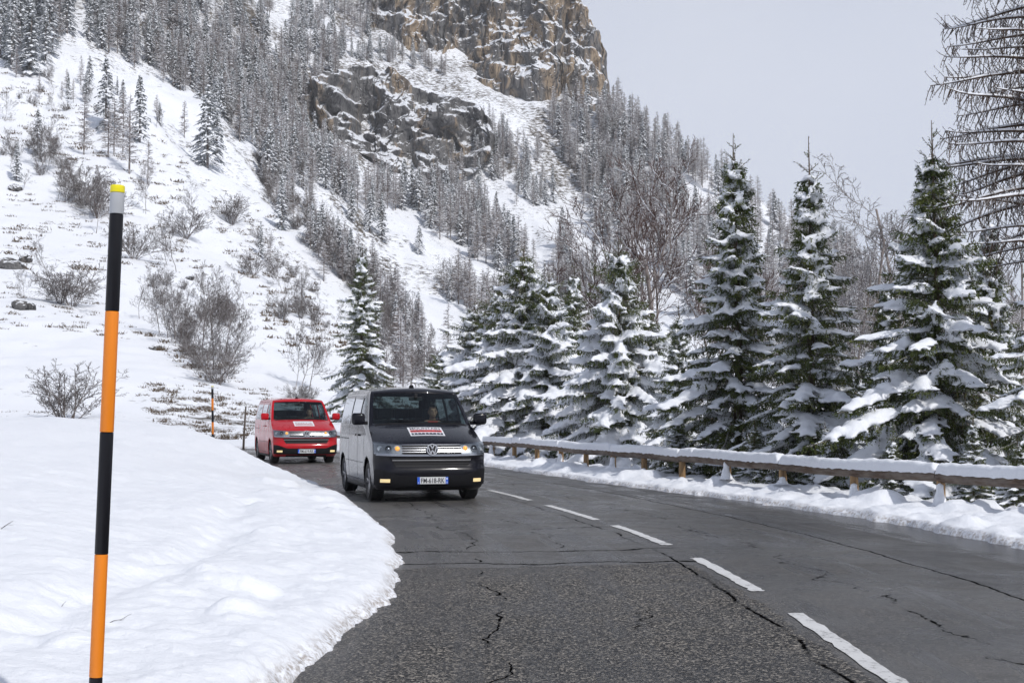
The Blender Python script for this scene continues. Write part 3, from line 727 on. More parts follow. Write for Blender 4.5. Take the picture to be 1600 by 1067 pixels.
# ================================================================== snow poles, stake, twigs
def mat_scuffed(name, col):
    t = NT(name); o = t.obj(); n = t.noise(9.0, 5, 0.7, t.mapping(o, (6, 6, 0.5))); d = t.noise(3.5, 5, 0.7, t.mapping(o, (2, 2, 1)))
    c = t.mix(n, tuple(k * 0.86 for k in col), tuple(min(1, k * 1.06) for k in col))
    c = t.mix(t.ramp(d, [(0.58, 0.0), (0.72, 0.35)]), c, (0.20, 0.16, 0.13))
    t.principled(Base_Color=c, Roughness=t.math('ADD', 0.36, t.math('MULTIPLY', n, 0.2))); return t.m
M_ORANGE = mat_scuffed('orange_plastic', (0.83, 0.235, 0.008))
M_BLACK_PL = simple('black_plastic', (0.006, 0.006, 0.009), 0.40, var=0.4, vscale=9, spec=0.3)
M_YELLOW = simple('yellow_reflector', (0.85, 0.74, 0.01), 0.35)
M_GREY_REF = simple('grey_reflective_band', (0.42, 0.435, 0.46), 0.35, var=0.12, vscale=14)
def snow_pole(base, top_z, r, bands, tilt, label):
    root = empty('snow_pole', base, 0, label=label, category='snow pole')
    L = top_z - base[2]; z = L; k = 0
    def ring(nm, z0, z1, mat, rr):
        mb = MB(); ch = min(0.004, (z1 - z0) * 0.3)
        prof = [(0.0005, z0), (rr - 0.0005, z0), (rr, z0 + 0.001), (rr, z1 - ch), (rr - ch, z1), (0.0005, z1)]
        mb.lathe(prof, 28).build(nm, mat, root, smooth=True, sharp=40)
    for nm, mat, ln in bands:
        z1 = z; z0 = max(z - ln, -0.6); ring(nm, z0, z1, mat, r * (1.03 if nm in ('reflector', 'cap') else 1.0) - 0.0004 * k); z = z0; k += 1
        if z <= -0.6: break
    root.rotation_euler = (tilt[1], tilt[0], 0)
    return root
pz = float(bank_h([-1.70], [5.85])[0][0])
BANDS = lambda b: [('cap', M_YELLOW, 0.030 * b), ('reflector', M_GREY_REF, 0.088 * b), ('band', M_BLACK_PL, 0.403 * b)] + [('band', M_ORANGE if k % 2 == 0 else M_BLACK_PL, 0.497 * b) for k in range(8)]
ptop = at(184, 290, 5.85)
pbot = at(149.5, 1067, 5.85)
dz = ptop.z - pbot.z; lean = (ptop.x - pbot.x) / dz
bx = pbot.x - lean * (pbot.z - pz)
snow_pole((bx, 5.85, pz), pz + (ptop.z - pz) * math.sqrt(1 + lean * lean), 0.0290, BANDS(1.0), (math.atan(lean), 0), 'tall orange and black striped snow pole with yellow cap beside the road')
q2 = at(333, 692, 55.0)
z2 = float(bank_h([q2.x], [55.0])[0][0])
snow_pole((q2.x, 55.0, min(z2, 0.35)), at(333, 603, 55.0).z, 0.045, BANDS(0.92), (-0.02, 0), 'thin distant orange and black snow pole left of the red van')
mb = MB(); st_b = at(380, 712, 58.5); st_t = at(384, 645, 58.5)
mb.tube([(0, 0, 0), (0.03, 0.0, 0.8), (st_t.x - st_b.x, 0.02, st_t.z - st_b.z + 0.2)], [0.05, 0.045, 0.035], 7)
M_STAKE = simple('old_stake_wood', (0.09, 0.07, 0.06), 0.85, var=0.4)
so = mb.build('wooden_stake', M_STAKE, None, smooth=True, label='crooked thin wooden stake close to the red van', category='stake'); so.location = (st_b.x, 58.5, -0.2)
M_TWIG = simple('dry_twig', (0.06, 0.045, 0.045), 0.8)
def dry_twig(px, py, d, segs, label):
    p = at(px, py, d); h = float(bank_h([p.x], [p.y])[0][0])
    for _ in range(30):                                  # slide along the sight line until it meets the snow
        d2 = d * (EYE - h) / max(EYE - p.z, 1e-3); p = at(px, py, d2); h = float(bank_h([p.x], [p.y])[0][0]); d = d2
        if abs(p.z - h) < 0.002: break
    root = MB(); sc = d / FPX
    for pts, r in segs: root.tube([(a * sc, 0.02 * i, b * sc) for i, (a, b) in enumerate(pts)], np.linspace(r, r * 0.4, len(pts)), 5)
    o = root.build('dry_twig', M_TWIG, None, smooth=True, label=label, category='twig'); o.location = (p.x, p.y, h - 0.004)
dry_twig(169, 960, 6.5, [([(0, -1), (8, 3), (18, 4), (26, 9), (31, 11)], 0.0022), ([(18, 4), (22, 4), (24, 7)], 0.0013)], 'dry twig poking out of the snow just right of the near pole')
dry_twig(4, 826, 8.5, [([(-8, -2), (0, 4), (6, 9), (12, 13)], 0.004), ([(2, 6), (7, 8), (14, 6)], 0.002)], 'dark dry twig at the left edge on the snow bank')
dry_twig(96, 898, 7.2, [([(0, -1), (2, 4), (5, 8)], 0.002)], 'tiny dark stem in the snow left of the near pole')
# ================================================================== vans
def paint(name, col, salt):
    t = NT(name); o = t.obj(); z = t.n('SeparateXYZ', i_0=o).outputs[2]
    nz = t.noise(3.0, 5, 0.7, o); n2 = t.noise(45.0, 3, 0.6, o)
    low = t.ramp(t.math('ADD', t.math('MULTIPLY', z, -1.0), t.math('MULTIPLY', nz, 0.55)), [(0.0, 0.5), (0.001, 0.5)])
    d = t.math('ADD', t.math('MULTIPLY', t.math('SUBTRACT', 1.15, z), 0.45), t.math('MULTIPLY', t.math('SUBTRACT', nz, 0.5), 0.9))
    d = t.math('MULTIPLY', t.ramp(d, [(0.0, 0.0), (0.6, 1.0)]), t.ramp(n2, [(0.3, 0.55), (0.7, 1.0)]))
    c = t.mix(t.math('MULTIPLY', d, salt), col, (0.30, 0.29, 0.28))
    p = t.principled(Base_Color=c, Roughness=t.math('ADD', 0.26, t.math('MULTIPLY', d, 0.35)), Metallic=0.0)
    p.inputs['Specular IOR Level'].default_value = 0.08; p.inputs['Coat Weight'].default_value = 0.75; p.inputs['Coat IOR'].default_value = 1.38; t.set(p.inputs['Coat Roughness'], t.math('ADD', 0.05, t.math('MULTIPLY', d, 0.25)))
    return t.m
def mat_glass(name, tint, k=0.7):
    t = NT(name)
    tr = t.n('BsdfTransparent'); tr.inputs[0].default_value = tint + (1,)
    gl = t.n('BsdfGlossy'); gl.inputs['Roughness'].default_value = 0.03; gl.inputs[0].default_value = (0.95, 0.97, 1, 1)
    fa = t.n('LayerWeight'); fa.inputs[0].default_value = 0.5
    f = t.math('MULTIPLY', t.math('ADD', 0.045, t.math('MULTIPLY', t.math('POWER', fa.outputs['Facing'], 4.0), 0.9)), k, clamp=True)
    mx = t.n('MixShader'); t.set(mx.inputs[0], f); t.t.links.new(tr.outputs[0], mx.inputs[1]); t.t.links.new(gl.outputs[0], mx.inputs[2])
    t.t.links.new(mx.outputs[0], t.out.inputs['Surface']); return t.m
M_BLACKPAINT = paint('black_car_paint', (0.004, 0.004, 0.008), 0.02)
M_REDPAINT = paint('red_car_paint', (0.43, 0.004, 0.012), 0.08)
M_WIND = mat_glass('windscreen_glass', (0.60, 0.72, 0.70), 0.75)
M_SIDEGL = mat_glass('side_window_glass', (0.16, 0.19, 0.20), 1.3)
M_LENS = mat_glass('headlight_lens', (0.92, 0.94, 0.95), 1.0)
M_TRIM = simple('dark_bumper_plastic', (0.013, 0.013, 0.015), 0.6, var=0.3, vscale=20, spec=0.12)
M_CHROME = simple('chrome', (0.36, 0.37, 0.40), 0.26, 1.0)
M_SILVER = simple('reflector_silver', (0.62, 0.63, 0.66), 0.35, 0.55, var=0.25, vscale=30)
M_LAMPBED = simple('headlight_housing', (0.20, 0.205, 0.22), 0.3, 0.7, var=0.6, vscale=22)
M_DARK = simple('interior_dark', (0.014, 0.014, 0.016), 0.8)
M_SEAT = simple('seat_cloth', (0.022, 0.023, 0.027), 0.9, var=0.3)
M_DASH = simple('dashboard_plastic', (0.045, 0.05, 0.055), 0.7)
M_TYRE = simple('tyre_rubber', (0.016, 0.016, 0.017), 0.8, var=0.35, vscale=12)
M_RIM = simple('alloy_rim', (0.20, 0.20, 0.215), 0.4, 0.8, var=0.25)
M_AMBER = simple('amber_indicator', (0.9, 0.38, 0.05), 0.3, emit=(1.0, 0.42, 0.06), estr=1.0)
M_FOG = simple('lit_fog_lamp', (0.9, 0.75, 0.4), 0.3, emit=(1.0, 0.72, 0.36), estr=0.5)
M_PLATE = simple('plate_white', (0.62, 0.63, 0.64), 0.45)
M_BLUE = simple('plate_blue', (0.01, 0.10, 0.60), 0.45)
M_INK = simple('plate_black_letters', (0.012, 0.012, 0.016), 0.5)
M_WHITE = simple('sticker_white', (0.74, 0.75, 0.78), 0.5)
M_STRED = simple('sticker_red', (0.62, 0.03, 0.03), 0.5)
M_STDARK = simple('sticker_dark', (0.012, 0.012, 0.022), 0.5)
M_SKIN = simple('skin', (0.36, 0.20, 0.145), 0.55, var=0.08)
M_HAIR = simple('hair', (0.05, 0.033, 0.025), 0.7)
M_JACKET = simple('dark_jacket', (0.03, 0.034, 0.045), 0.8)
M_JACKET_R = simple('jacket_collar_red', (0.30, 0.03, 0.03), 0.8)

# station table: y, z, half width, crown, bow, corner
ST = np.array([
 (.17, .200, .86, 0, .07, .15), (.075, .240, .895, 0, .08, .17), (.025, .300, .918, 0, .08, .18), (.000, .380, .932, 0, .08, .19), (-.014, .460, .940, 0, .08, .19),
 (-.020, .540, .945, 0, .08, .19), (.030, .620, .948, 0, .08, .19), (.046, .700, .950, 0, .08, .19), (.030, .780, .950, 0, .08, .19), (.055, .860, .948, .002, .085, .19),
 (.088, .930, .945, .008, .09, .19), (.130, .985, .940, .018, .095, .19), (.205, 1.030, .935, .028, .10, .17), (.340, 1.090, .930, .034, .10, .15), (.510, 1.155, .925, .036, .10, .13),
 (.680, 1.213, .918, .036, .10, .11), (.850, 1.262, .908, .030, .10, .09), (.945, 1.287, .900, .022, .10, .07), (.985, 1.310, .890, .015, .10, .06), (1.125, 1.430, .868, .015, .10, .05),
 (1.270, 1.550, .845, .016, .095, .04), (1.415, 1.670, .820, .018, .09, .04), (1.540, 1.775, .795, .020, .085, .03), (1.625, 1.845, .775, .024, .08, .03), (1.700, 1.890, .757, .032, .07, .02),
 (1.800, 1.925, .740, .046, .05, .01)])
def refine(T):
    out = []; n = len(T); Q = np.vstack([2 * T[0] - T[1], T, 2 * T[-1] - T[-2]])
    for i in range(1, n):
        p0, p1, p2, p3 = Q[i - 1:i + 3]
        out += [p1, 0.5 * ((2 * p1) + (-p0 + p2) * .5 + (2 * p0 - 5 * p1 + 4 * p2 - p3) * .25 + (-p0 + 3 * p1 - 3 * p2 + p3) * .125)]
    out.append(T[-1]); return np.array(out)
ST2 = refine(ST); K2 = len(ST2)
def cornerf(u): return np.clip((np.abs(u) - 0.70) / 0.30, 0, 1) ** 2.2
def surf(s, x):
    """point on the front / bonnet / windscreen skin at station s (index in ST) and lateral x"""
    s = np.asarray(s, float); x = np.asarray(x, float); q = np.clip(s * 2, 0, K2 - 1)
    c = [np.interp(q, np.arange(K2), ST2[:, k]) for k in range(6)]
    u = x / c[2]
    return np.stack([x + 0 * s, c[0] + c[4] * np.abs(u) ** 2.2 + c[5] * cornerf(u), c[1] - c[3] * u * u], -1)
@lru_cache(None)
def s_of_z(z, x):
    ss_ = np.linspace(0, 25, 400); zz = surf(ss_, np.full(400, x))[:, 2]; return float(np.interp(z, zz, ss_))
@lru_cache(None)
def front_pt(x, z, off=0.0):
    s = s_of_z(z, x); p = surf(s, x); a = surf(s + .15, x) - surf(s - .15, x); b = surf(s, x + .01) - surf(s, x - .01)
    n = np.cross(b, a); n /= np.linalg.norm(n); 
    if n[1] > 0: n = -n
    return p + n * off
@lru_cache(None)
def hood_pt(x, y, off=0.0):
    ss_ = np.linspace(8, 19, 300); yy = surf(ss_, np.full(300, x))[:, 1]; s = float(np.interp(y, yy, ss_))
    p = surf(s, x); a = surf(s + .15, x) - surf(s - .15, x); b = surf(s, x + .01) - surf(s, x - .01)
    n = np.cross(b, a); n /= np.linalg.norm(n)
    if n[2] < 0: n = -n
    return p + n * off
WZ = np.array([(.2, .895), (.3, .935), (.46, .95), (.7, .957), (.93, .953), (1.1, .948), (1.26, .936), (1.295, .932), (1.415, .912), (1.535, .887), (1.655, .860), (1.755, .833), (1.821, .806), (1.858, .780), (1.879, .742)])
NCOL = (26, 10, 2, 12, 2, 28, 6)
def side_rows():
    rows = []
    for k in range(K2):
        y, z, hw, cr, bw, co = ST2[k]
        ye, ze = y + bw + co, z - cr
        yr = 4.90 - 0.20 * sm((ze - 1.5) / 0.4) - 0.10 * sm((0.45 - ze) / 0.25)
        b1 = 1.27 if ze < 1.262 else min(ye + 0.135, 1.985)
        br = [ye, max(b1, ye + .03), 2.03, 2.10, 3.12, 3.19, 4.56, yr - 0.02]
        ys = np.concatenate([np.linspace(br[g], br[g + 1], NCOL[g] + 1)[(0 if g == 0 else 1):] for g in range(7)])
        W = np.interp(ze, WZ[:, 0], WZ[:, 1]); 
        if k == K2 - 1: W = hw
        xs = hw + (W - hw) * sm((ys - ye) / 0.30) - 0.07 * (W > 0.78) * sm((ys - 4.2) / 0.7) ** 2
        rows.append(np.stack([xs, ys, np.full_like(ys, ze)], 1))
    return np.array(rows)
SR = side_rows(); NC = SR.shape[1]
SR[-1, :, 2] = ST2[-1, 1] - ST2[-1, 3] + 0.035 * np.sin(np.clip((SR[-1, :, 1] - 1.85) / 2.85, 0, 1) * PI)
CB = np.concatenate([[0], np.cumsum(NCOL)])
def side_pt(y, z, off=0.0):
    zz = SR[:, 0, 2]; k = int(np.clip(np.searchsorted(zz, z) - 1, 0, K2 - 2)); f = (z - zz[k]) / (zz[k + 1] - zz[k])
    x = np.interp(y, SR[k, :, 1], SR[k, :, 0]) * (1 - f) + np.interp(y, SR[k + 1, :, 1], SR[k + 1, :, 0]) * f
    return x + off
WHEELS = ((0.93, 0.338), (3.93, 0.338))
US = np.unique(np.round(np.concatenate([np.linspace(-1, 1, 41), [-0.93, 0.93], [-.97, .97]]), 4))

def build_van_meshes():
    """paint shell with window and wheel openings, plus the glass that fills them"""
    bm = bmesh.new(); cache = {}
    def vt(p):
        k = (round(p[0], 4), round(p[1], 4), round(p[2], 4))
        if k not in cache: cache[k] = bm.verts.new(p)
        return cache[k]
    glass = {'windscreen': [], 'rear_window': []}; side_glass = [[], [], []]
    def quad(a, b, c, d):
        vv = []
        for p in (a, b, c, d):
            v = vt(p)
            if v not in vv: vv.append(v)
        if len(vv) >= 3:
            try: return bm.faces.new(vv)
            except ValueError: return None
    # front, bonnet, windscreen frame
    G = np.array([[surf(k / 2, u * ST2[k, 2]) for u in US] for k in range(K2)])
    for k in range(K2 - 1):
        for j in range(len(US) - 1):
            q = (G[k, j], G[k, j + 1], G[k + 1, j + 1], G[k + 1, j])
            if 36 <= k < 46 and abs(US[j] + US[j + 1]) / 2 < 0.93: glass['windscreen'].append(q)
            else: quad(*q)
    # roof
    top = SR[-1]; zc = np.interp(top[:, 1], [1.85, 2.3, 3.2, 4.2, 4.7], [1.925, 1.957, 1.972, 1.962, 1.935])
    bow0 = ST2[-1, 4] + ST2[-1, 5]
    Rf = np.zeros((NC, len(US), 3))
    for j in range(NC):
        f = (top[j, 1] - top[0, 1]) / (top[-1, 1] - top[0, 1])
        bw = 0.06 * (1 - sm(f * 4)) - 0.07 * sm((f - 0.7) / 0.3)
        for i, u in enumerate(US):
            if j == 0: Rf[j, i] = G[-1, i]
            else: Rf[j, i] = (u * top[j, 0], top[j, 1] - bw * (1 - abs(u) ** 2.2), zc[j] - (zc[j] - top[j, 2]) * u * u)
    for j in range(NC - 1):
        for i in range(len(US) - 1): quad(Rf[j, i], Rf[j, i + 1], Rf[j + 1, i + 1], Rf[j + 1, i])
    # rear
    Re = np.zeros((K2, len(US), 3))
    for k in range(K2):
        e = SR[k, -1]
        for i, u in enumerate(US):
            Re[k, i] = Rf[-1, i] if k == K2 - 1 else (u * e[0], e[1] + 0.07 * (1 - abs(u) ** 2.2), e[2] + (Rf[-1, len(US) // 2, 2] - SR[-1, -1, 2]) * (1 - u * u) * sm((e[2] - 1.7) / .18))
    for k in range(K2 - 1):
        for i in range(len(US) - 1):
            q = (Re[k, i + 1], Re[k, i], Re[k + 1, i], Re[k + 1, i + 1])
            if 36 <= k < 45 and abs(US[i] + US[i + 1]) / 2 < 0.86: glass['rear_window'].append(q)
            else: quad(*q)
    # sides
    Rw = 0.405
    for sg in (1, -1):
        Sd = SR * np.array([sg, 1, 1])
        Sd = Sd.copy()
        inside = np.zeros(Sd.shape[:2], bool)
        for wy, wz in WHEELS:
            dy = Sd[..., 1] - wy; dz_ = Sd[..., 2] - wz; d = np.hypot(dy, dz_); ins = d < Rw
            inside |= ins
        done = Sd.copy()
        for k in range(K2 - 1):
            for j in range(NC - 1):
                c4 = [(k, j), (k, j + 1), (k + 1, j + 1), (k + 1, j)]
                n_in = sum(inside[a] for a in c4)
                if n_in == 4: continue
                pts = []
                for a in c4:
                    p = Sd[a].copy()
                    if inside[a]:
                        for wy, wz in WHEELS:
                            dy, dzz = p[1] - wy, p[2] - wz; d = math.hypot(dy, dzz)
                            if d < Rw: p[1] = wy + dy / d * Rw; p[2] = max(p[2], wz + dzz / d * Rw) if dzz > 0 else p[2]
                    pts.append(p)
                win = None
                if 36 <= k < 44:
                    if CB[1] <= j < CB[2]: win = 0
                    elif CB[3] <= j < CB[4]: win = 1
                    elif CB[5] <= j < CB[6] - 3: win = 2
                if win is not None: side_glass[win].append((sg, pts))
                else: quad(*(pts if sg < 0 else pts[::-1]))
    bmesh.ops.remove_doubles(bm, verts=bm.verts, dist=0.0015)
    bmesh.ops.recalc_face_normals(bm, faces=bm.faces)
    cen = Vector((0, 2.4, 1.0))
    flip = sum(1 if (f.calc_center_median() - cen).dot(f.normal) > 0 else -1 for f in bm.faces)
    if flip < 0: bmesh.ops.reverse_faces(bm, faces=bm.faces)
    m = bpy.data.meshes.new('body'); bm.to_mesh(m); bm.free()
    m.polygons.foreach_set('use_smooth', np.ones(len(m.polygons), bool)); m.set_sharp_from_angle(angle=math.radians(38))
    def gm(name, quads, inset, mat):
        b = bmesh.new()
        for q in quads: b.faces.new([b.verts.new(p) for p in q])
        bmesh.ops.remove_doubles(b, verts=b.verts, dist=0.0015); bmesh.ops.recalc_face_normals(b, faces=b.faces)
        for v in b.verts: v.co += (cen - v.co).normalized() * inset
        mm = bpy.data.meshes.new(name); b.to_mesh(mm); b.free(); mm.materials.append(mat)
        mm.polygons.foreach_set('use_smooth', np.ones(len(mm.polygons), bool)); return mm
    gl = [('windscreen', gm('windscreen', glass['windscreen'], 0.006, M_WIND)), ('rear_window', gm('rear_window', glass['rear_window'], 0.006, M_SIDEGL))]
    for k, lst in enumerate(side_glass):
        for sg in (1, -1):
            gl.append(('side_window', gm('side_window', [q for s_, q in lst if s_ == sg], 0.006, M_WIND if k == 0 else M_SIDEGL)))
    return m, gl

def conform(name, xl, xr, z0, z1, nx, nz, off, thick, mat, parent, fn=front_pt):
    """a panel laid on the skin: xl/xr may be functions of 0..1 height"""
    fl = xl if callable(xl) else (lambda f: xl); fr_ = xr if callable(xr) else (lambda f: xr)
    fz0 = z0 if callable(z0) else (lambda g: z0); fz1 = z1 if callable(z1) else (lambda g: z1)
    A = np.zeros((nx, nz, 3)); B = np.zeros((nx, nz, 3))
    for i in range(nx):
        for j in range(nz):
            g = i / (nx - 1); f = j / (nz - 1); z = fz0(g) + (fz1(g) - fz0(g)) * f; x = fl(f) + (fr_(f) - fl(f)) * g
            A[i, j] = fn(x, z, off); B[i, j] = fn(x, z, off - thick)
    V = np.concatenate([A.reshape(-1, 3), B.reshape(-1, 3)]); F = grid_faces(nx, nz); n = nx * nz
    idx = np.arange(n).reshape(nx, nz)
    ring = np.concatenate([idx[:, 0], idx[-1, 1:], idx[-2::-1, -1], idx[0, -2:0:-1]])
    r2 = np.roll(ring, -1)
    Fa = np.concatenate([F, F[:, ::-1] + n, np.stack([ring, ring + n, r2 + n, r2], 1)])
    m = mesh_np(name, V, Fa, [mat], smooth=True); m.set_sharp_from_angle(angle=math.radians(40))
    b = bmesh.new(); b.from_mesh(m); bmesh.ops.recalc_face_normals(b, faces=b.faces); b.to_mesh(m); b.free()
    return link(name, m, parent)

def text_mesh(txt, fn, mat, name, parent, size=1.0, sx=1.0, bold=0.0, shear=0.0):
    """letters as flat print: fn maps (u, v) of the text block (0..1) to a point"""
    cu = bpy.data.curves.new('letters', 'FONT'); cu.body = txt; cu.fill_mode = 'FRONT'; cu.offset = bold; cu.resolution_u = 3
    o = bpy.data.objects.new('letters', cu); COL.objects.link(o)
    bpy.context.view_layer.update()
    me = bpy.data.meshes.new_from_object(o.evaluated_get(bpy.context.evaluated_depsgraph_get()))
    bpy.data.objects.remove(o); bpy.data.curves.remove(cu)
    n = len(me.vertices); co = np.zeros(n * 3); me.vertices.foreach_get('co', co); co = co.reshape(-1, 3)
    lo, hi = co.min(0), co.max(0); u = (co[:, 0] - lo[0]) / (hi[0] - lo[0]); v = (co[:, 1] - lo[1]) / (hi[1] - lo[1])
    P = np.array([fn(a, b) for a, b in zip(u, v)]); me.vertices.foreach_set('co', P.ravel()); me.materials.clear(); me.materials.append(mat)
    me.name = name; me.update()
    return link(name, me, parent)

VAN_BODY, VAN_GLASS = build_van_meshes()

def driver(root_m, collar):
    """seated driver, hands on the wheel; local van frame, then placed with the van"""
    def ell(c, r, n=14):
        b = bmesh.new(); bmesh.ops.create_uvsphere(b, u_segments=n, v_segments=10, radius=1.0)
        for v in b.verts: v.co = Vector((v.co.x * r[0] + c[0], v.co.y * r[1] + c[1], v.co.z * r[2] + c[2]))
        V = [tuple(v.co) for v in b.verts]; b.verts.ensure_lookup_table(); F = [[v.index for v in f.verts] for f in b.faces]; b.free(); return V, F
    mb = MB()
    cx = 0.40
    for c, r in [((cx, 2.02, .88), (.19, .15, .16)), ((cx, 2.04, 1.02), (.175, .125, .18)), ((cx, 2.05, 1.18), (.195, .125, .15)), ((cx, 2.05, 1.29), (.20, .10, .08)),
                 ((cx, 2.03, 1.375), (.058, .062, .085)), ((cx, 2.00, 1.515), (.076, .095, .118)), ((cx, 1.985, 1.455), (.060, .078, .066)), ((cx, 1.900, 1.500), (.013, .020, .018)), ((cx, 1.908, 1.522), (.010, .014, .03)),
                 ((cx - .078, 2.01, 1.505), (.012, .022, .032)), ((cx + .078, 2.01, 1.505), (.012, .022, .032)), ((cx, 1.905, 1.462), (.026, .012, .009)), ((cx - .03, 1.915, 1.545), (.022, .012, .008)), ((cx + .03, 1.915, 1.545), (.022, .012, .008))]:
        mb.add(*ell(c, r))
    for sg in (-1, 1):
        sh = (cx + sg * .20, 2.04, 1.27); el = (cx + sg * .27, 1.86, 1.05); wr = (cx + sg * .17, 1.62, 1.16)
        mb.tube([sh, ((sh[0] + el[0]) / 2, (sh[1] + el[1]) / 2, (sh[2] + el[2]) / 2), el], [.066, .056, .048], 10)
        mb.tube([el, ((el[0] + wr[0]) / 2, (el[1] + wr[1]) / 2, (el[2] + wr[2]) / 2), wr], [.048, .043, .031], 10)
        mb.add(*ell(el, (.05, .05, .05))); mb.add(*ell(sh, (.07, .07, .07)))
        hc = (cx + sg * .168, 1.575, 1.175); mb.add(*ell(hc, (.038, .042, .022)))
        for f in range(4):
            a = -0.03 + f * 0.02; L = (.030, .036, .034, .026)[f]
            mb.tube([(hc[0] - sg * .005 + a * .6, hc[1] - .03, hc[2] + a * .5 + .012), (hc[0] - sg * .012 + a * .6, hc[1] - .03 - L, hc[2] + a * .5 + .012), (hc[0] - sg * .012 + a * .6, hc[1] - .03 - L, hc[2] + a * .5 - .02)], [.0095, .009, .0075], 6)
        mb.tube([(hc[0] - sg * .025, hc[1] + .01, hc[2]), (hc[0] - sg * .052, hc[1] - .02, hc[2] + .012), (hc[0] - sg * .056, hc[1] - .045, hc[2] + .012)], [.012, .010, .008], 6)
        hip = (cx + sg * .10, 2.0, .82); kn = (cx + sg * .15, 1.55, .90); an = (cx + sg * .13, 1.25, .52)
        mb.tube([hip, ((hip[0] + kn[0]) / 2, (hip[1] + kn[1]) / 2, .87), kn], [.095, .082, .062], 10)
        mb.tube([kn, ((kn[0] + an[0]) / 2, (kn[1] + an[1]) / 2, .70), an], [.062, .052, .040], 10); mb.add(*ell(kn, (.064, .064, .064)))
        mb.add(*ell((an[0], an[1] - .07, .475), (.045, .13, .04)))
    o = mb.build('person', [M_JACKET, M_SKIN, M_HAIR, collar])
    md = o.modifiers.new('r', 'REMESH'); md.mode = 'VOXEL'; md.voxel_size = 0.011
    bpy.context.view_layer.update()
    me = bpy.data.meshes.new_from_object(o.evaluated_get(bpy.context.evaluated_depsgraph_get()))
    o.modifiers.clear(); o.data = me
    n = len(me.polygons); ce = np.zeros(n * 3); me.polygons.foreach_get('center', ce); ce = ce.reshape(-1, 3)
    mi = np.zeros(n, np.int32); mi[(ce[:, 2] > 1.335)] = 1; mi[(ce[:, 2] > 1.30) & (ce[:, 2] <= 1.345) & (np.abs(ce[:, 0] - cx) < .09)] = 3
    mi[(ce[:, 1] < 1.635) & (ce[:, 2] > 1.12)] = 1
    me.materials.clear()
    for mm in (M_JACKET, M_SKIN, M_HAIR, collar): me.materials.append(mm)
    me.polygons.foreach_set('material_index', mi); me.polygons.foreach_set('use_smooth', np.ones(n, bool))
    # hair: a cap over the crown and the back of the head
    V, F = ell((cx, 2.012, 1.525), (.084, .100, .120), 24); V = np.array(V)
    keep = [f for f in F if all((V[i][2] > 1.575) or (V[i][1] > 2.00 and V[i][2] > 1.46) for i in f)]
    MB().add(V, keep).build('hair', M_HAIR, o, smooth=True)
    eb = MB()
    for sg in (-1, 1): eb.add(*ell((cx + sg * .030, 1.9095, 1.520), (.013, .006, .007))); eb.add(*ell((cx + sg * .031, 1.909, 1.541), (.020, .006, .004)))
    eb.build('eyes', M_HAIR, o, smooth=True)
    return o

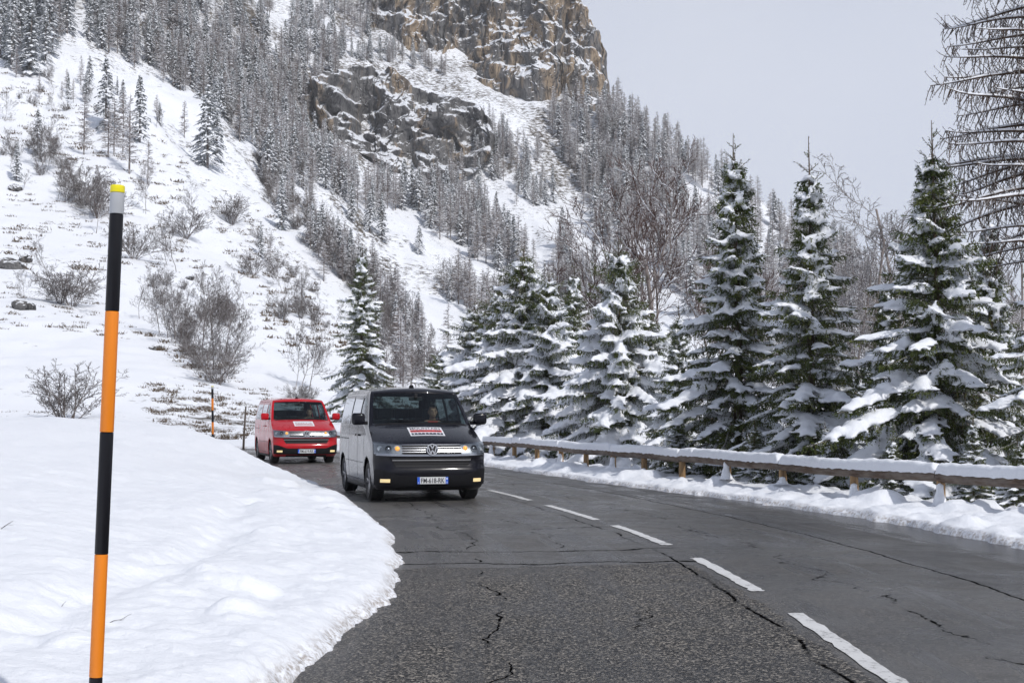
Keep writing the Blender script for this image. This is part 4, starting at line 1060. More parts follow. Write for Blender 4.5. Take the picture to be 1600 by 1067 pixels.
def make_van(loc, yaw, paint_m, plate, label, sticker):
    root = empty('parked_van', loc, yaw); root.name = 'passenger_van'
    root['label'] = label; root['category'] = 'van'; root['group'] = 'vans driving along the road'
    me = VAN_BODY.copy(); me.materials.append(paint_m); me.materials.append(M_DARK)
    body = link('body', me, root)
    so_ = body.modifiers.new('skin', 'SOLIDIFY'); so_.thickness = 0.022; so_.offset = -1; so_.material_offset = 1; so_.material_offset_rim = 0; so_.use_even_offset = False
    for nm, gm_ in VAN_GLASS:
        g = link(nm, gm_, root)
    # black glazing surround on the windscreen edge and the cowl
    MB_ = MB
    c = conform('cowl', -.80, .80, .985 + .0, 1.03, 25, 3, 0.004, 0.01, M_TRIM, root, fn=lambda x, y, o: hood_pt(x, y + .085 * (x / .9) ** 2 - 0.03, o))
    for sg in (-1, 1):
        w = MB(); p0 = surf(18.2, .05 if sg < 0 else .70); p1 = surf(18.45, -.62 if sg < 0 else .10)
        pts = [p0 + np.array([0, -.02, .012]), p1 + np.array([0, -.02, .014])]
        w.tube(pts, [.009, .006], 6); w.build('wiper', M_TRIM, root, smooth=True)
    # bumper inserts, grilles
    lo = 0.30
    conform('bumper_trim', -.935, .935, lambda g: .275 + .02 * abs(2 * g - 1) ** 2, lambda g: .455 + .10 * sm((abs(2 * g - 1) - .55) / .4), 61, 7, 0.006, 0.02, M_TRIM, root)
    conform('bumper_trim', -.60, .60, .205, .262, 31, 3, 0.004, 0.02, M_TRIM, root)
    lg = conform('lower_grille', lambda f: -.60 - .08 * f, lambda f: .60 + .08 * f, .595, .745, 37, 5, 0.004, 0.02, M_DARK, root)
    for zz in (.630, .665, .700):
        conform('slat', -.62 - (zz - .6) * .4, .62 + (zz - .6) * .4, zz, zz + .011, 33, 2, 0.012, 0.012, M_TRIM if zz != .700 else M_SILVER, lg)
    gb = conform('grille', -.50, .50, .800, .955, 33, 5, 0.004, 0.02, M_DARK, root)
    for zz, hh, x_ in ((.945, .011, .50), (.905, .009, .50), (.868, .009, .50), (.832, .009, .50)):
        conform('slat', -x_, x_, zz, zz + hh, 33, 2, 0.016, 0.014, M_CHROME, gb)
    conform('chrome_strip', -.90, .90, lambda g: .772 + .012 * abs(2 * g - 1) ** 3, lambda g: .797 + .006 * abs(2 * g - 1) ** 3, 61, 2, 0.018, 0.02, M_CHROME, root)
    # badge
    bg = empty('badge'); bg.parent = root
    bp = front_pt(0, .868, .03); tilt = 0.22
    bd = MB(); bd.lathe([(.001, 0), (.098, 0), (.098, .012), (.001, .012)], 32, 'y'); o_ = bd.build('badge', M_DARK, root, smooth=True, sharp=30)
    o_.location = (bp[0], bp[1] - 0.012, bp[2]); o_.rotation_euler = (-tilt, 0, 0); bpy.data.objects.remove(bg); o_.name = 'badge'
    rg = MB(); rg.lathe([(.082, -.010), (.098, -.010), (.100, -.004), (.098, .002), (.082, .002)], 36, 'y', closed=True)
    def bar(a, b, w=.017):
        a = np.array(a); b = np.array(b); d = (b - a) / np.linalg.norm(b - a); n = np.array([-d[1], d[0]]) * w / 2
        P = [(a + n), (a - n), (b - n), (b + n)]
        V = [(p[0], -.010, p[1]) for p in P] + [(p[0], .002, p[1]) for p in P]
        rg.add(V, [(0, 1, 2, 3), (7, 6, 5, 4), (0, 4, 5, 1), (1, 5, 6, 2), (2, 6, 7, 3), (3, 7, 4, 0)])
    bar((-.034, .080), (0, .014)); bar((.034, .080), (0, .014))
    bar((-.072, .052), (-.030, -.074)); bar((-.030, -.074), (0, -.006)); bar((0, -.006), (.030, -.074)); bar((.030, -.074), (.072, .052))
    r_ = rg.build('emblem', M_CHROME, o_)
    # headlights
    for sg in (-1, 1):
        xi, xo = .50, .925
        fx = lambda a: a * sg
        z0 = lambda g: .800 + .012 * (g if sg > 0 else 1 - g); z1 = lambda g: .955 + .030 * (g if sg > 0 else 1 - g)
        xl, xr = (fx(xi), fx(xo)) if sg > 0 else (fx(xo), fx(xi))
        hl = conform('headlight', xl, xr, z0, z1, 17, 6, 0.004, 0.02, M_LAMPBED, root)
        for (xc, zc_, r0) in ((.72, .890, .052), (.845, .895, .042)):
            p = front_pt(sg * xc, zc_, .008); b = MB()
            b.lathe([(r0, -.020), (r0 * 1.04, .0), (r0 * .5, .004), (.001, .006)], 20, 'y'); q = b.build('reflector', M_DARK if xc < .8 else M_SILVER, hl, smooth=True, sharp=40); q.location = p; q.rotation_euler = (-.15, 0, sg * .35)
            b = MB(); b.lathe([(.001, -.022), (r0 * .3, -.019), (r0 * .52, -.008), (r0 * .55, .0)], 16, 'y'); q = b.build('bulb', M_LENS if xc > .8 else M_CHROME, hl, smooth=True); q.location = p; q.rotation_euler = (-.15, 0, sg * .35)
        p = front_pt(sg * .575, .892, .010); b = MB()
        b.lathe([(.058, -.002), (.060, .006), (.001, .008)], 20, 'y'); q = b.build('reflector', M_SILVER, hl, smooth=True, sharp=40); q.location = p; q.rotation_euler = (-.15, 0, sg * .2)
        b = MB(); b.lathe([(.001, -.020), (.020, -.018), (.036, -.008), (.040, .0)], 18, 'y'); q = b.build('indicator', M_AMBER, hl, smooth=True); q.location = p; q.rotation_euler = (-.15, 0, sg * .2)
        conform('rim', xl, xr, lambda g: z0(g) - .006, lambda g: z0(g) + .010, 17, 2, .016, .016, M_CHROME, hl)
        conform('lens', xl, xr, z0, z1, 17, 6, 0.034, 0.004, M_LENS, hl)
        # fog lamp
        xa, xb = .70, .845; a, b2 = (sg * xa, sg * xb) if sg > 0 else (sg * xb, sg * xa)
        conform('fog_lamp', a, b2, .345, .400, 9, 4, .012, .012, M_FOG, root)
        # door mirror
        mm = MB(); mm.box((sg * 1.075, 1.16, 1.385), (.235, .15, .205)); mo = mm.build('mirror', paint_m, root, smooth=True, bevel=.055, bseg=4)
        mg = MB(); mg.box((sg * 1.075, 1.238, 1.385), (.19, .006, .165)); mg.build('mirror_glass', M_CHROME, mo)
        ma = MB(); ma.box((sg * .955, 1.19, 1.315), (.10, .07, .06)); ma.build('mirror_arm', M_TRIM, mo, smooth=True, bevel=.015)
        # door seams, handles, sliding rail
        def strip(pts, w, nm='door_seam', mat=M_DARK, vertical=True, off=.0015):
            V = []; 
            for (y, z) in pts:
                for d in (-w / 2, w / 2):
                    yy, zz = (y + d, z) if vertical else (y, z + d)
                    V.append((sg * side_pt(yy, zz, off), yy, zz))
            F = [(2 * i, 2 * i + 1, 2 * i + 3, 2 * i + 2) for i in range(len(pts) - 1)]
            MB().add(V, F).build(nm, mat, root, smooth=True)
        zs = np.linspace(.30, 1.28, 14)
        strip([(1.30 + .03 * math.sin((z - .3) * 2), z) for z in zs if z > .72], .014)
        strip([(2.065, z) for z in np.linspace(.30, 1.80, 20)], .016)
        strip([(3.155, z) for z in np.linspace(.30, 1.80, 20)], .014)
        strip([(y, 1.02) for y in np.linspace(3.20, 4.35, 14)], .018, vertical=False)
        strip([(y, .33) for y in np.linspace(1.36, 3.5, 16)], .012, vertical=False)
        strip([(y, .63) for y in np.linspace(1.38, 3.49, 16)], .010, vertical=False)
        for y_ in (1.93, 2.22):
            h = MB(); x_ = side_pt(y_, 1.10); h.box((sg * (x_ + .015), y_, 1.10), (.04, .16, .035)); h.build('door_handle', paint_m, root, smooth=True, bevel=.012)
        # sill and wheel wells
        sl = MB(); sl.box((sg * .88, 2.43, .225), (.10, 2.12, .07)); sl.build('sill', M_TRIM, root, bevel=.02, smooth=True)
        for wy, wz in WHEELS:
            ww = MB(); a = np.linspace(-.25, PI + .25, 25)
            P = [(wy + .40 * math.cos(t), wz + .40 * math.sin(t)) for t in a]
            V = [(sg * .915, y, z) for y, z in P] + [(sg * .55, y, z) for y, z in P]; n = len(P)
            F = [(i, i + 1, n + i + 1, n + i) for i in range(n - 1)] + [tuple(n + i for i in range(n))]
            ww.add(V, F); ww.build('wheel_well', M_DARK, root)
            wr = empty('wheel', (sg * .815, wy, wz)); wr.parent = root
            R = .338
            ty = MB(); ty.lathe([(.215, -.105), (.25, -.118), (.30, -.120), (.295, -.112), (R, -.09), (R, -.03), (R - .006, -.028), (R - .006, -.018), (R, -.016), (R, .016), (R - .006, .018), (R - .006, .028), (R, .03), (R, .09), (.295, .112), (.30, .120), (.25, .118), (.215, .105)], 40, 'x', closed=True)
            ty.build('tyre', M_TYRE, wr, smooth=True, sharp=35)
            rm = MB(); o1 = .108 * sg
            rm.lathe([(.216, -.10), (.222, 0), (.216, .105 if sg > 0 else .105), (.205, .10), (.20, 0), (.20, -.10)], 36, 'x', closed=True)
            for k in range(5):
                for d in (-.13, .13):
                    a_ = k * 2 * PI / 5 + d; ca, sa = math.cos(a_), math.sin(a_)
                    a0 = k * 2 * PI / 5; 
                    p0 = (o1 * .80, .05 * math.cos(a0), .05 * math.sin(a0)); p1 = (o1 * .88, .208 * ca, .208 * sa)
                    rm.tube([p0, p1], [.024, .018], 6)
            rm.lathe([(.001, o1 * .95), (.045, o1 * .93), (.065, o1 * .75), (.065, o1 * .3)], 20, 'x')
            rm.build('rim', M_RIM, wr, smooth=True, sharp=40)
            bk = MB(); bk.lathe([(.001, 0.02 * sg), (.15, .02 * sg), (.15, -.01 * sg), (.001, -.01 * sg)], 24, 'x'); bk.build('brake_disc', M_DARK, wr)
    # underbody, interior
    ub = MB(); ub.box((0, 2.5, .30), (1.10, 4.3, .12)); ub.box((0, 2.5, .40), (1.78, 2.0, .10)); ub.box((0, .6, .34), (1.1, .8, .2)); ub.build('underbody', M_DARK, root)
    fl = MB(); fl.box((0, 2.8, .52), (1.76, 3.6, .05)); fl.build('cabin_floor', M_DARK, root)
    da = MB(); prof = [(.98, 1.235), (1.18, 1.275), (1.42, 1.25), (1.50, 1.18), (1.46, .95), (1.40, .55), (.98, .55)]
    n = len(prof); da.add([(x, y, z) for x in (-.84, .84) for y, z in prof], [tuple(range(n)), tuple(range(2 * n - 1, n - 1, -1))] + [(i, (i + 1) % n, n + (i + 1) % n, n + i) for i in range(n)])
    da.build('dashboard', M_DASH, root)
    sw = MB(); a = np.linspace(0, 2 * PI, 33)[:-1]; ca = np.array([.40, 1.52, 1.15]); ax = np.array([0, .80, .60])
    e1 = np.array([1., 0, 0]); e2 = np.cross(ax / np.linalg.norm(ax), e1)
    ring = [ca + .185 * (math.cos(t) * e1 + math.sin(t) * e2) for t in list(a) + [0]]
    sw.tube(ring, .015, 8, cap=False); sw.tube([ca - .18 * e1, ca, ca + .18 * e1], .018, 6); sw.tube([ca, ca - .18 * e2 * -1 * (1 if e2[2] < 0 else -1)], .018, 6); sw.tube([ca, ca + np.array([0, -.2, -.12])], .03, 8)
    sw.build('steering_wheel', M_DARK, root, smooth=True)
    for (x, y) in ((-.42, 2.16), (.40, 2.16), (-.45, 3.1), (.05, 3.1), (.45, 3.1), (-.45, 4.0), (.05, 4.0), (.45, 4.0)):
        sx = .25 if y < 2.5 else .21; bk = MB(); w = sx * 2
        bk.box((x, y - .22, .74), (w, .50, .16)); bk.box((x, y + .08, 1.06), (w * .95, .13, .62), rot=np.array([[1, 0, 0], [0, .985, -.17], [0, .17, .985]]).T)
        st_ = bk.build('seat', M_SEAT, root, smooth=True, bevel=.045, bseg=3)
        hr = MB(); hr.box((x, y + .15, 1.475), (.27, .10, .19)); hr.tube([(x - .06, y + .14, 1.30), (x - .06, y + .15, 1.42)], .008, 6); hr.tube([(x + .06, y + .14, 1.30), (x + .06, y + .15, 1.42)], .008, 6)
        hr.build('headrest', M_SEAT, st_, smooth=True, bevel=.03, bseg=3)
    rv = MB(); rv.box((0, 1.55, 1.735), (.24, .035, .07)); rv.box((0, 1.52, 1.79), (.05, .05, .08)); rv.build('interior_mirror', M_DARK, root, bevel=.01)
    ant = MB(); ant.add(*tube_np([(0, 1.96, 1.925), (0, 1.97, 1.965), (0, 2.00, 1.972)], [.05, .04, .02], 10)); ant.build('roof_antenna', M_TRIM, root, smooth=True)
    for sg in (-1, 1):
        tl = MB(); tl.box((sg * .80, 4.86, 1.08), (.10, .12, .52)); tl.build('tail_lamp', simple('tail_lamp_red', (.4, .01, .01), .3), root, smooth=True, bevel=.02)
    # number plate
    pl = MB(); fp = front_pt(0, .372, .022); pl.box((0, fp[1] - .003, .372), (.52, .008, .115)); plo = pl.build('number_plate', M_PLATE, root, bevel=.003)
    for sg in (-1, 1):
        b = MB(); b.box((sg * .2385, fp[1] - .0085, .372), (.043, .003, .113)); bo = b.build('blue_band', M_BLUE, plo)
    dep = fp[1] - .0105
    text_mesh(plate, lambda u, v: (-.197 + .394 * u, dep, .330 + .084 * v), M_INK, 'plate_number', plo, bold=0.012)
    text_mesh('F', lambda u, v: (-.2465 + .016 * u, dep - .0005, .322 + .026 * v), M_WHITE, 'country_letter', plo)
    text_mesh('73', lambda u, v: (.225 + .026 * u, dep - .0005, .322 + .030 * v), M_WHITE, 'region_number', plo)
    b = MB(); b.box((.2385, dep - .0005, .400), (.022, .001, .026)); b.build('region_mark', M_WHITE, plo)
    # bonnet sticker
    y0, y1 = .38, .78
    def hp(off, fw=.295):
        return lambda u, v: tuple(hood_pt((-1 + 2 * u) * fw, y0 + (y1 - y0) * v + .085 * abs((-1 + 2 * u) * fw / .93) ** 2.2 * 0, off))
    st = conform('bonnet_sticker', -.295, .295, y0, y1, 21, 12, .003, .002, M_WHITE, root, fn=hood_pt)
    if sticker == 'black':
        conform('sticker_band', -.27, .27, y0 + .15, y0 + .25, 21, 5, .0045, .001, M_STRED, st, fn=hood_pt)
        conform('sticker_band', -.27, .27, y0 + .032, y0 + .115, 21, 5, .0045, .001, M_STDARK, st, fn=hood_pt)
        f = hp(.006); text_mesh('MOUNTAIN', lambda u, v: f(.06 + .88 * u, .665 + .27 * v), M_STDARK, 'sticker_letters', st, bold=.015)
        f2 = hp(.006); text_mesh('RESCUE', lambda u, v: f2(.07 + .86 * u, .40 + .20 * v), simple('sticker_dark_red', (.12, .012, .015), .5), 'sticker_letters', st, bold=.02)
        for k in range(8):
            x = -.225 + k * .064
            conform('sticker_stroke', x - .007, x + .007, y0 + .045 + .012 * (k % 3), y0 + .108, 3, 3, .0065, .001, M_WHITE, st, fn=hood_pt)
    else:
        f = hp(.006); text_mesh('MOUNTAIN', lambda u, v: f(.10 + .80 * u, .70 + .22 * v), simple('sticker_pale_grey', (.50, .50, .54), .5), 'sticker_letters', st)
        text_mesh('RESCUE', lambda u, v: f(.08 + .84 * u, .34 + .28 * v), simple('sticker_pale_red', (.50, .30, .32), .5), 'sticker_letters', st, bold=.01)
        conform('sticker_band', -.26, .26, y0 + .075, y0 + .125, 21, 4, .0045, .001, simple('sticker_deep_red', (.32, .012, .03), .5), st, fn=hood_pt)
    return root
def place_van(axle_x, axle_y, yaw):
    return (axle_x + .93 * math.sin(yaw), axle_y - .93 * math.cos(yaw), -0.012)
y1_ = math.radians(14.5); y2_ = math.radians(17.5)
van_b = make_van(place_van(-1.55, 24.55, y1_), y1_, M_BLACKPAINT, 'FM-618-RK', 'black passenger van in front with a red and white bonnet sticker', 'black')
van_r = make_van(place_van(-6.3, 42.7, y2_), y2_, M_REDPAINT, 'FM-619-RK', 'red passenger van following behind the black van', 'red')
for v_, lab, col_ in ((van_b, 'driver in dark jacket gripping the steering wheel of the black van', M_JACKET_R), (van_r, 'driver in dark clothing at the wheel of the red van', M_JACKET)):
    d_ = driver(v_, col_); d_.location = v_.location; d_.rotation_euler = v_.rotation_euler
    d_['label'] = lab; d_['category'] = 'person'
# ================================================================== trees near the road
def mat_needles(name, a, b, c):
    t = NT(name); g = t.pos()
    n = t.noise(2.2, 3, 0.6, g); n2 = t.noise(30.0, 2, 0.6, g)
    col = t.ramp(t.math('ADD', t.math('MULTIPLY', n, 0.6), t.math('MULTIPLY', n2, 0.4)), [(0.35, a), (0.52, b), (0.70, c)])
    p = t.principled(Base_Color=col, Roughness=0.6); p.inputs['Specular IOR Level'].default_value = 0.3
    return t.m
M_NEEDLE = mat_needles('spruce_needles', (0.020, 0.033, 0.008), (0.064, 0.088, 0.016), (0.19, 0.20, 0.040))
def frosted(name, a, b, c):
    t = NT(name); g = t.pos(); n = t.noise(0.9, 3, 0.6, g); n2 = t.noise(1.7, 4, 0.75, g)
    col = t.mix(t.math('MULTIPLY', t.ramp(n2, [(0.44, 0.0), (0.60, 1.0)]), 0.78), t.ramp(n, [(0.35, a), (0.52, b), (0.70, c)]), SNOW_A)
    t.principled(Base_Color=col, Roughness=0.8).inputs['Specular IOR Level'].default_value = 0.1
    return t.m
M_NEEDLE_FAR = frosted('spruce_needles_far', (0.045, 0.056, 0.052), (0.075, 0.088, 0.078), (0.12, 0.13, 0.11))
def mat_bark(name, a, b, snow=0.0, lo=0.30):
    t = NT(name); o = t.pos(); n = t.noise(7.0, 5, 0.7, t.mapping(o, (1, 1, 0.35)))
    c = t.mix(n, a, b)
    if snow > 0:
        nz = t.n('SeparateXYZ', i_0=t.n('NewGeometry').outputs['Normal']).outputs[2]
        v = t.math('ADD', nz, t.math('MULTIPLY', t.math('SUBTRACT', t.noise(1.3, 4, 0.7, o), 0.5), 1.6))
        c = t.mix(t.math('MULTIPLY', t.ramp(v, [(lo, 0.0), (lo + 0.25, 1.0)]), snow), c, SNOW_B)
    t.principled(Base_Color=c, Roughness=0.85).inputs['Specular IOR Level'].default_value = 0.15
    return t.m
M_BARK = mat_bark('spruce_bark', (0.05, 0.035, 0.026), (0.16, 0.115, 0.085), 0.35)
M_LARCH_NEAR = mat_bark('larch_bark', (0.035, 0.025, 0.020), (0.11, 0.075, 0.055), 0.55)
M_REDTWIG = mat_bark('red_brown_twigs', (0.042, 0.023, 0.018), (0.125, 0.070, 0.055), 0.45, 0.4)
M_BIRCH = mat_bark('pale_bark', (0.17, 0.14, 0.125), (0.34, 0.30, 0.28), 0.3)
M_GREYTWIG = mat_bark('grey_twigs', (0.075, 0.064, 0.062), (0.18, 0.155, 0.15), 0.55, 0.2)
M_LARCH_FAR = mat_bark('larch_twigs_far', (0.115, 0.088, 0.078), (0.25, 0.20, 0.18), 0.7, 0.05)
M_TRUNK_FAR = mat_bark('far_trunk', (0.09, 0.072, 0.064), (0.20, 0.165, 0.15), 0.4, 0.0)

def unit(v): return v / (np.linalg.norm(v, axis=-1, keepdims=True) + 1e-9)
def sphere_tpl(nu, nv):
    V = [(0, 0, 1)]; 
    for i in range(1, nv):
        for j in range(nu):
            a, b = PI * i / nv, 2 * PI * j / nu; V.append((math.sin(a) * math.cos(b), math.sin(a) * math.sin(b), math.cos(a)))
    V.append((0, 0, -1)); F = []
    for j in range(nu): F.append((0, 1 + j, 1 + (j + 1) % nu))
    for i in range(nv - 2):
        for j in range(nu):
            a, b = 1 + i * nu + j, 1 + i * nu + (j + 1) % nu; F += [(a, a + nu, b), (b, a + nu, b + nu)]
    L = len(V) - 1
    for j in range(nu): F.append((L, 1 + (nv - 2) * nu + (j + 1) % nu, 1 + (nv - 2) * nu + j))
    return np.array(V, float), np.array(F)
SPH = sphere_tpl(8, 6)
def blobs_mesh(C, D, L, W, Hh):
    """ellipsoids at C, long axis D (3-vectors), half sizes L (along), W (across), Hh (up)"""
    C = np.asarray(C); D = unit(np.asarray(D)); up = np.array([0, 0, 1.0])
    S_ = unit(np.cross(D, up)); U_ = np.cross(S_, D)
    V0, F0 = SPH
    V = C[:, None] + V0[None, :, 0:1] * (D * np.asarray(L)[:, None])[:, None] + V0[None, :, 1:2] * (S_ * np.asarray(W)[:, None])[:, None] + V0[None, :, 2:3] * (U_ * np.asarray(Hh)[:, None])[:, None]
    F = F0[None] + (np.arange(len(C)) * len(V0))[:, None, None]
    return V.reshape(-1, 3), F.reshape(-1, 3)

def spruce_near(seed, H, Rm, leader, snowy, voxel, taper=0.85, whorl=0.30, dens=1.0, dust=0.22, pil=1.0):
    """trunk, needle crown and lying snow of a young spruce; base at origin"""
    r = np.random.default_rng(seed)
    TA = []; TB = []; TL = []                                # twig start, end
    bc, bd, bl, bw, bh = [], [], [], [], []                  # snow blobs
    br = Tubes()
    zt = H - leader; z = 0.15
    def bough(z0, az, L, up0, droop):
        n = 9; f = np.linspace(0, 1, n)
        el = up0 - droop * np.sin(f * PI * 0.75) + 0.35 * np.maximum(0, f - 0.72) * 2
        ds = L / (n - 1); hx = np.concatenate([[0], np.cumsum(np.cos(el[:-1]) * ds)]); hz = np.concatenate([[0], np.cumsum(np.sin(el[:-1]) * ds)])
        wob = 0.05 * L * np.sin(f * 4 + r.uniform(0, 6)) * f
        ca, sa = math.cos(az), math.sin(az)
        P = np.stack([hx * ca - wob * sa, hx * sa + wob * ca, z0 + hz], 1)
        br.add(P, 0.004 + 0.011 * (L / 1.5) * (1 - f), 4)
        sd = np.array([-sa, ca, 0]); fw = np.array([ca, sa, 0])
        nt = max(4, int(dens * L / 0.075))
        for k in range(nt):
            t = (k + r.uniform(0, 0.8)) / nt
            if t < 0.02: continue
            p = np.array([np.interp(t, f, P[:, c]) for c in range(3)])
            e_ = np.interp(t, f, el)
            tl = (0.16 + 0.30 * L / 1.5) * (1.12 - t) * r.uniform(0.65, 1.15) + 0.07
            for sg in ((-1, 1) if t < 0.93 else (r.choice([-1, 1]),)):
                sp = r.uniform(0.55, 0.95)
                d = fw * math.cos(sp) + sd * sg * math.sin(sp); d = d + np.array([0, 0, -0.30 * r.uniform(0.2, 1.3) + math.sin(e_) * 0.5]); d = unit(d)
                q = p + d * tl; TA.append(p); TB.append(q)
                # a hanging branchlet
                if tl > 0.14:
                    for m_ in (0.35, 0.7):
                        if r.random() < 0.75:
                            a = p + d * tl * m_; dd = unit(d * 0.45 + np.array([r.normal(0, .25), r.normal(0, .25), -0.9])); TA.append(a); TB.append(a + dd * tl * r.uniform(0.35, 0.75))
        TA.append(P[-3]); TB.append(P[-1] + 0.06 * unit(P[-1] - P[-2]))
        # snow pillow along the bough
        if r.random() < snowy * (1 - 0.85 * sm((z0 / H - 0.62) / 0.25)):
            a0 = r.uniform(0.12, 0.5); a1 = r.uniform(0.80, 1.02)
            m_ = max(3, int(L * (a1 - a0) / 0.085))
            big = r.uniform(0.8, 1.6) * pil
            for k in range(m_):
                t = a0 + (a1 - a0) * (k + 0.5) / m_
                if r.random() < 0.03: continue
                p = np.array([np.interp(t, f, P[:, c]) for c in range(3)]); tg = unit(np.array([np.interp(t, f, np.gradient(P[:, c])) for c in range(3)]))
                prof = math.sin(min(1, (t - a0) / (a1 - a0) + 0.12) * PI * 0.92) ** 0.5
                wd = (0.055 + 0.060 * L / 1.5) * big * prof * r.uniform(0.75, 1.2)
                hh = (0.032 + 0.028 * L / 1.5) * big * (0.6 + 0.4 * prof) * r.uniform(0.7, 1.3)
                bc.append(p + np.array([0, 0, hh * 0.75]) + sd * r.normal(0, 0.02)); bd.append(tg); bl.append(0.12 * r.uniform(.9, 1.4)); bw.append(wd); bh.append(hh)
                for sg in (-1, 1):                         # tongues on the side sprays
                    if r.random() < 0.75:
                        tl = wd * r.uniform(1.0, 2.9); d = unit(fw * 0.75 + sd * sg + np.array([0, 0, -0.35]))
                        for e in (0.55, 1.0):
                            bc.append(p + d * tl * e + np.array([0, 0, hh * 0.3])); bd.append(d); bl.append(tl * 0.40); bw.append(0.030 * r.uniform(.7, 1.5)); bh.append(0.022 * r.uniform(.8, 1.4))
    az = r.uniform(0, 6.28)
    while z < zt:
        f = z / zt; R = Rm * (1 - f) ** taper * (1 if f > 0.06 else 0.85) + 0.07
        nb = int(round(5 + 2.0 * (1 - f))) ; az += 0.6
        for k in range(nb):
            a = az + 2 * PI * k / nb + r.normal(0, 0.22); L = R * r.uniform(0.62, 1.22) * (1 + 0.22 * math.sin(2 * a + z * 1.4 + seed) + 0.12 * math.sin(3 * a - z * 2.3))
            bough(z + r.normal(0, 0.05), a, L, 0.75 * f ** 1.5 - 0.10 - 0.12 * (1 - f) + r.normal(0, 0.07), 0.24 + 0.30 * (1 - f) * r.uniform(.6, 1.3))
        for k in range(int(nb * 0.6 * dens)):
            bough(z + whorl * r.uniform(0.3, 0.8), r.uniform(0, 6.28), R * r.uniform(0.35, 0.7), 0.3 * f + r.normal(0, 0.1), 0.25)
        for k in range(int(46 * dens * (0.35 + R / Rm))):       # inner hanging sprays round the stem
            a = r.uniform(0, 6.28); q = r.uniform(0.05, 0.42) * R; b = np.array([q * math.cos(a), q * math.sin(a), z + r.uniform(0, whorl)]); TA.append(b)
            TB.append(b + np.array([math.cos(a) * .10 + r.normal(0, .05), math.sin(a) * .10 + r.normal(0, .05), -r.uniform(.10, .30)]))
        z += whorl * (1.05 - 0.45 * f) * r.uniform(0.85, 1.15)
    # leader and its bare side shoots
    for k in range(3):
        zz = zt + leader * (0.05 + 0.28 * k); nb = 5 - k
        for j in range(nb):
            a = r.uniform(0, 6.28); L = (0.34 - 0.09 * k) * r.uniform(.8, 1.2); d = np.array([math.cos(a) * .75, math.sin(a) * .75, 0.75])
            TA.append(np.array([0, 0, zz])); TB.append(np.array([0, 0, zz]) + d * L); br.add([np.array([0, 0, zz]), np.array([0, 0, zz]) + d * L], np.array([.006, .003]), 4)
            if k < 2 and r.random() < .5: bc.append(np.array([0, 0, zz]) + d * L * .5 + np.array([0, 0, .02])); bd.append(d); bl.append(.08); bw.append(.035); bh.append(.03)
    TA.append(np.array([0, 0, zt + leader * .3])); TB.append(np.array([0, 0, H - 0.02]))
    TA = np.array(TA); TB = np.array(TB); N = len(TA)
    tl_ = np.linalg.norm(TB - TA, axis=1); flat_ = np.abs(TB - TA)[:, 2] < 0.6 * tl_
    for k in np.nonzero(flat_ & (r.random(N) < dust * snowy) & (tl_ > 0.1))[0]:      # a dusting on single twigs
        q = TA[k] + (TB[k] - TA[k]) * r.uniform(.45, .9); bc.append(q + np.array([0, 0, .016])); bd.append(TB[k] - TA[k]); bl.append(tl_[k] * r.uniform(.18, .4)); bw.append(r.uniform(.020, .036)); bh.append(r.uniform(.018, .028))
    L = np.linalg.norm(TB - TA, axis=1); nn = 9
    t = (np.arange(nn)[None] + r.random((N, nn))) / nn
    P = TA[:, None] + (TB - TA)[:, None] * t[..., None]; D = unit(TB - TA)[:, None]
    rd = unit(r.normal(size=(N, nn, 3))); perp = unit(rd - D * (rd * D).sum(-1, keepdims=True))
    nl = r.uniform(0.030, 0.055, (N, nn, 1)); dirn = unit(D * 0.75 + perp * 0.7)
    wv = unit(np.cross(dirn, unit(r.normal(size=(N, nn, 3))))) * 0.0095
    A = P - wv; B = P + wv; Cc = P + dirn * nl
    Vn = np.stack([A, B, Cc], 2).reshape(-1, 3); Fn = np.arange(len(Vn)).reshape(-1, 3)
    sw_ = unit(np.cross(D[:, 0], np.array([0.2, 0.3, 1.0]))) * 0.005
    Vt = np.stack([TA - sw_, TA + sw_, TB], 1).reshape(-1, 3); Ft = np.arange(len(Vt)).reshape(-1, 3) + len(Vn)
    bv, bf = br.arrays(); bo = len(Vn) + len(Vt)
    crown = mesh_np('crown', np.concatenate([Vn, Vt, bv]), [np.concatenate([Fn, Ft]), bf + bo], [M_NEEDLE, M_BARK], mi=np.concatenate([np.zeros(len(Fn), int), np.ones(len(Ft), int), np.ones(len(bf), int)]), smooth=False)
    tb = Tubes(); zz = np.linspace(-1.0, H, 26); tb.add(np.stack([0.03 * np.sin(zz * .9 + seed), 0.03 * np.cos(zz * .7), zz], 1), np.interp(zz, [-1, 0, H * .5, H - leader, H], [.012 * H + .02, .011 * H + .01, .007 * H, .014, .005]), 10)
    tv, tf = tb.arrays(); trunk = mesh_np('trunk', tv, tf, [M_BARK])
    V, F = blobs_mesh(bc, bd, bl, bw, bh)
    tmp = bpy.data.objects.new('tmp', mesh_np('tmp', V, F)); COL.objects.link(tmp)
    md = tmp.modifiers.new('r', 'REMESH'); md.mode = 'VOXEL'; md.voxel_size = voxel
    ms = tmp.modifiers.new('s', 'SMOOTH'); ms.factor = 0.5; ms.iterations = 2
    bpy.context.view_layer.update()
    snow = bpy.data.meshes.new_from_object(tmp.evaluated_get(bpy.context.evaluated_depsgraph_get()))
    bpy.data.objects.remove(tmp)
    n = len(snow.vertices); co = np.zeros(n * 3, np.float32); snow.vertices.foreach_get('co', co); co = co.reshape(-1, 3)
    co += (0.014 * np.stack([noise(co[:, 0] * 9, co[:, 2] * 9 + co[:, 1] * 5, 0, k) for k in range(3)], 1) + 0.012 * np.stack([noise(co[:, 0] * 21 + co[:, 1] * 11, co[:, 2] * 21 + co[:, 1] * 13, 0, k + 5) for k in range(3)], 1)).astype(np.float32)
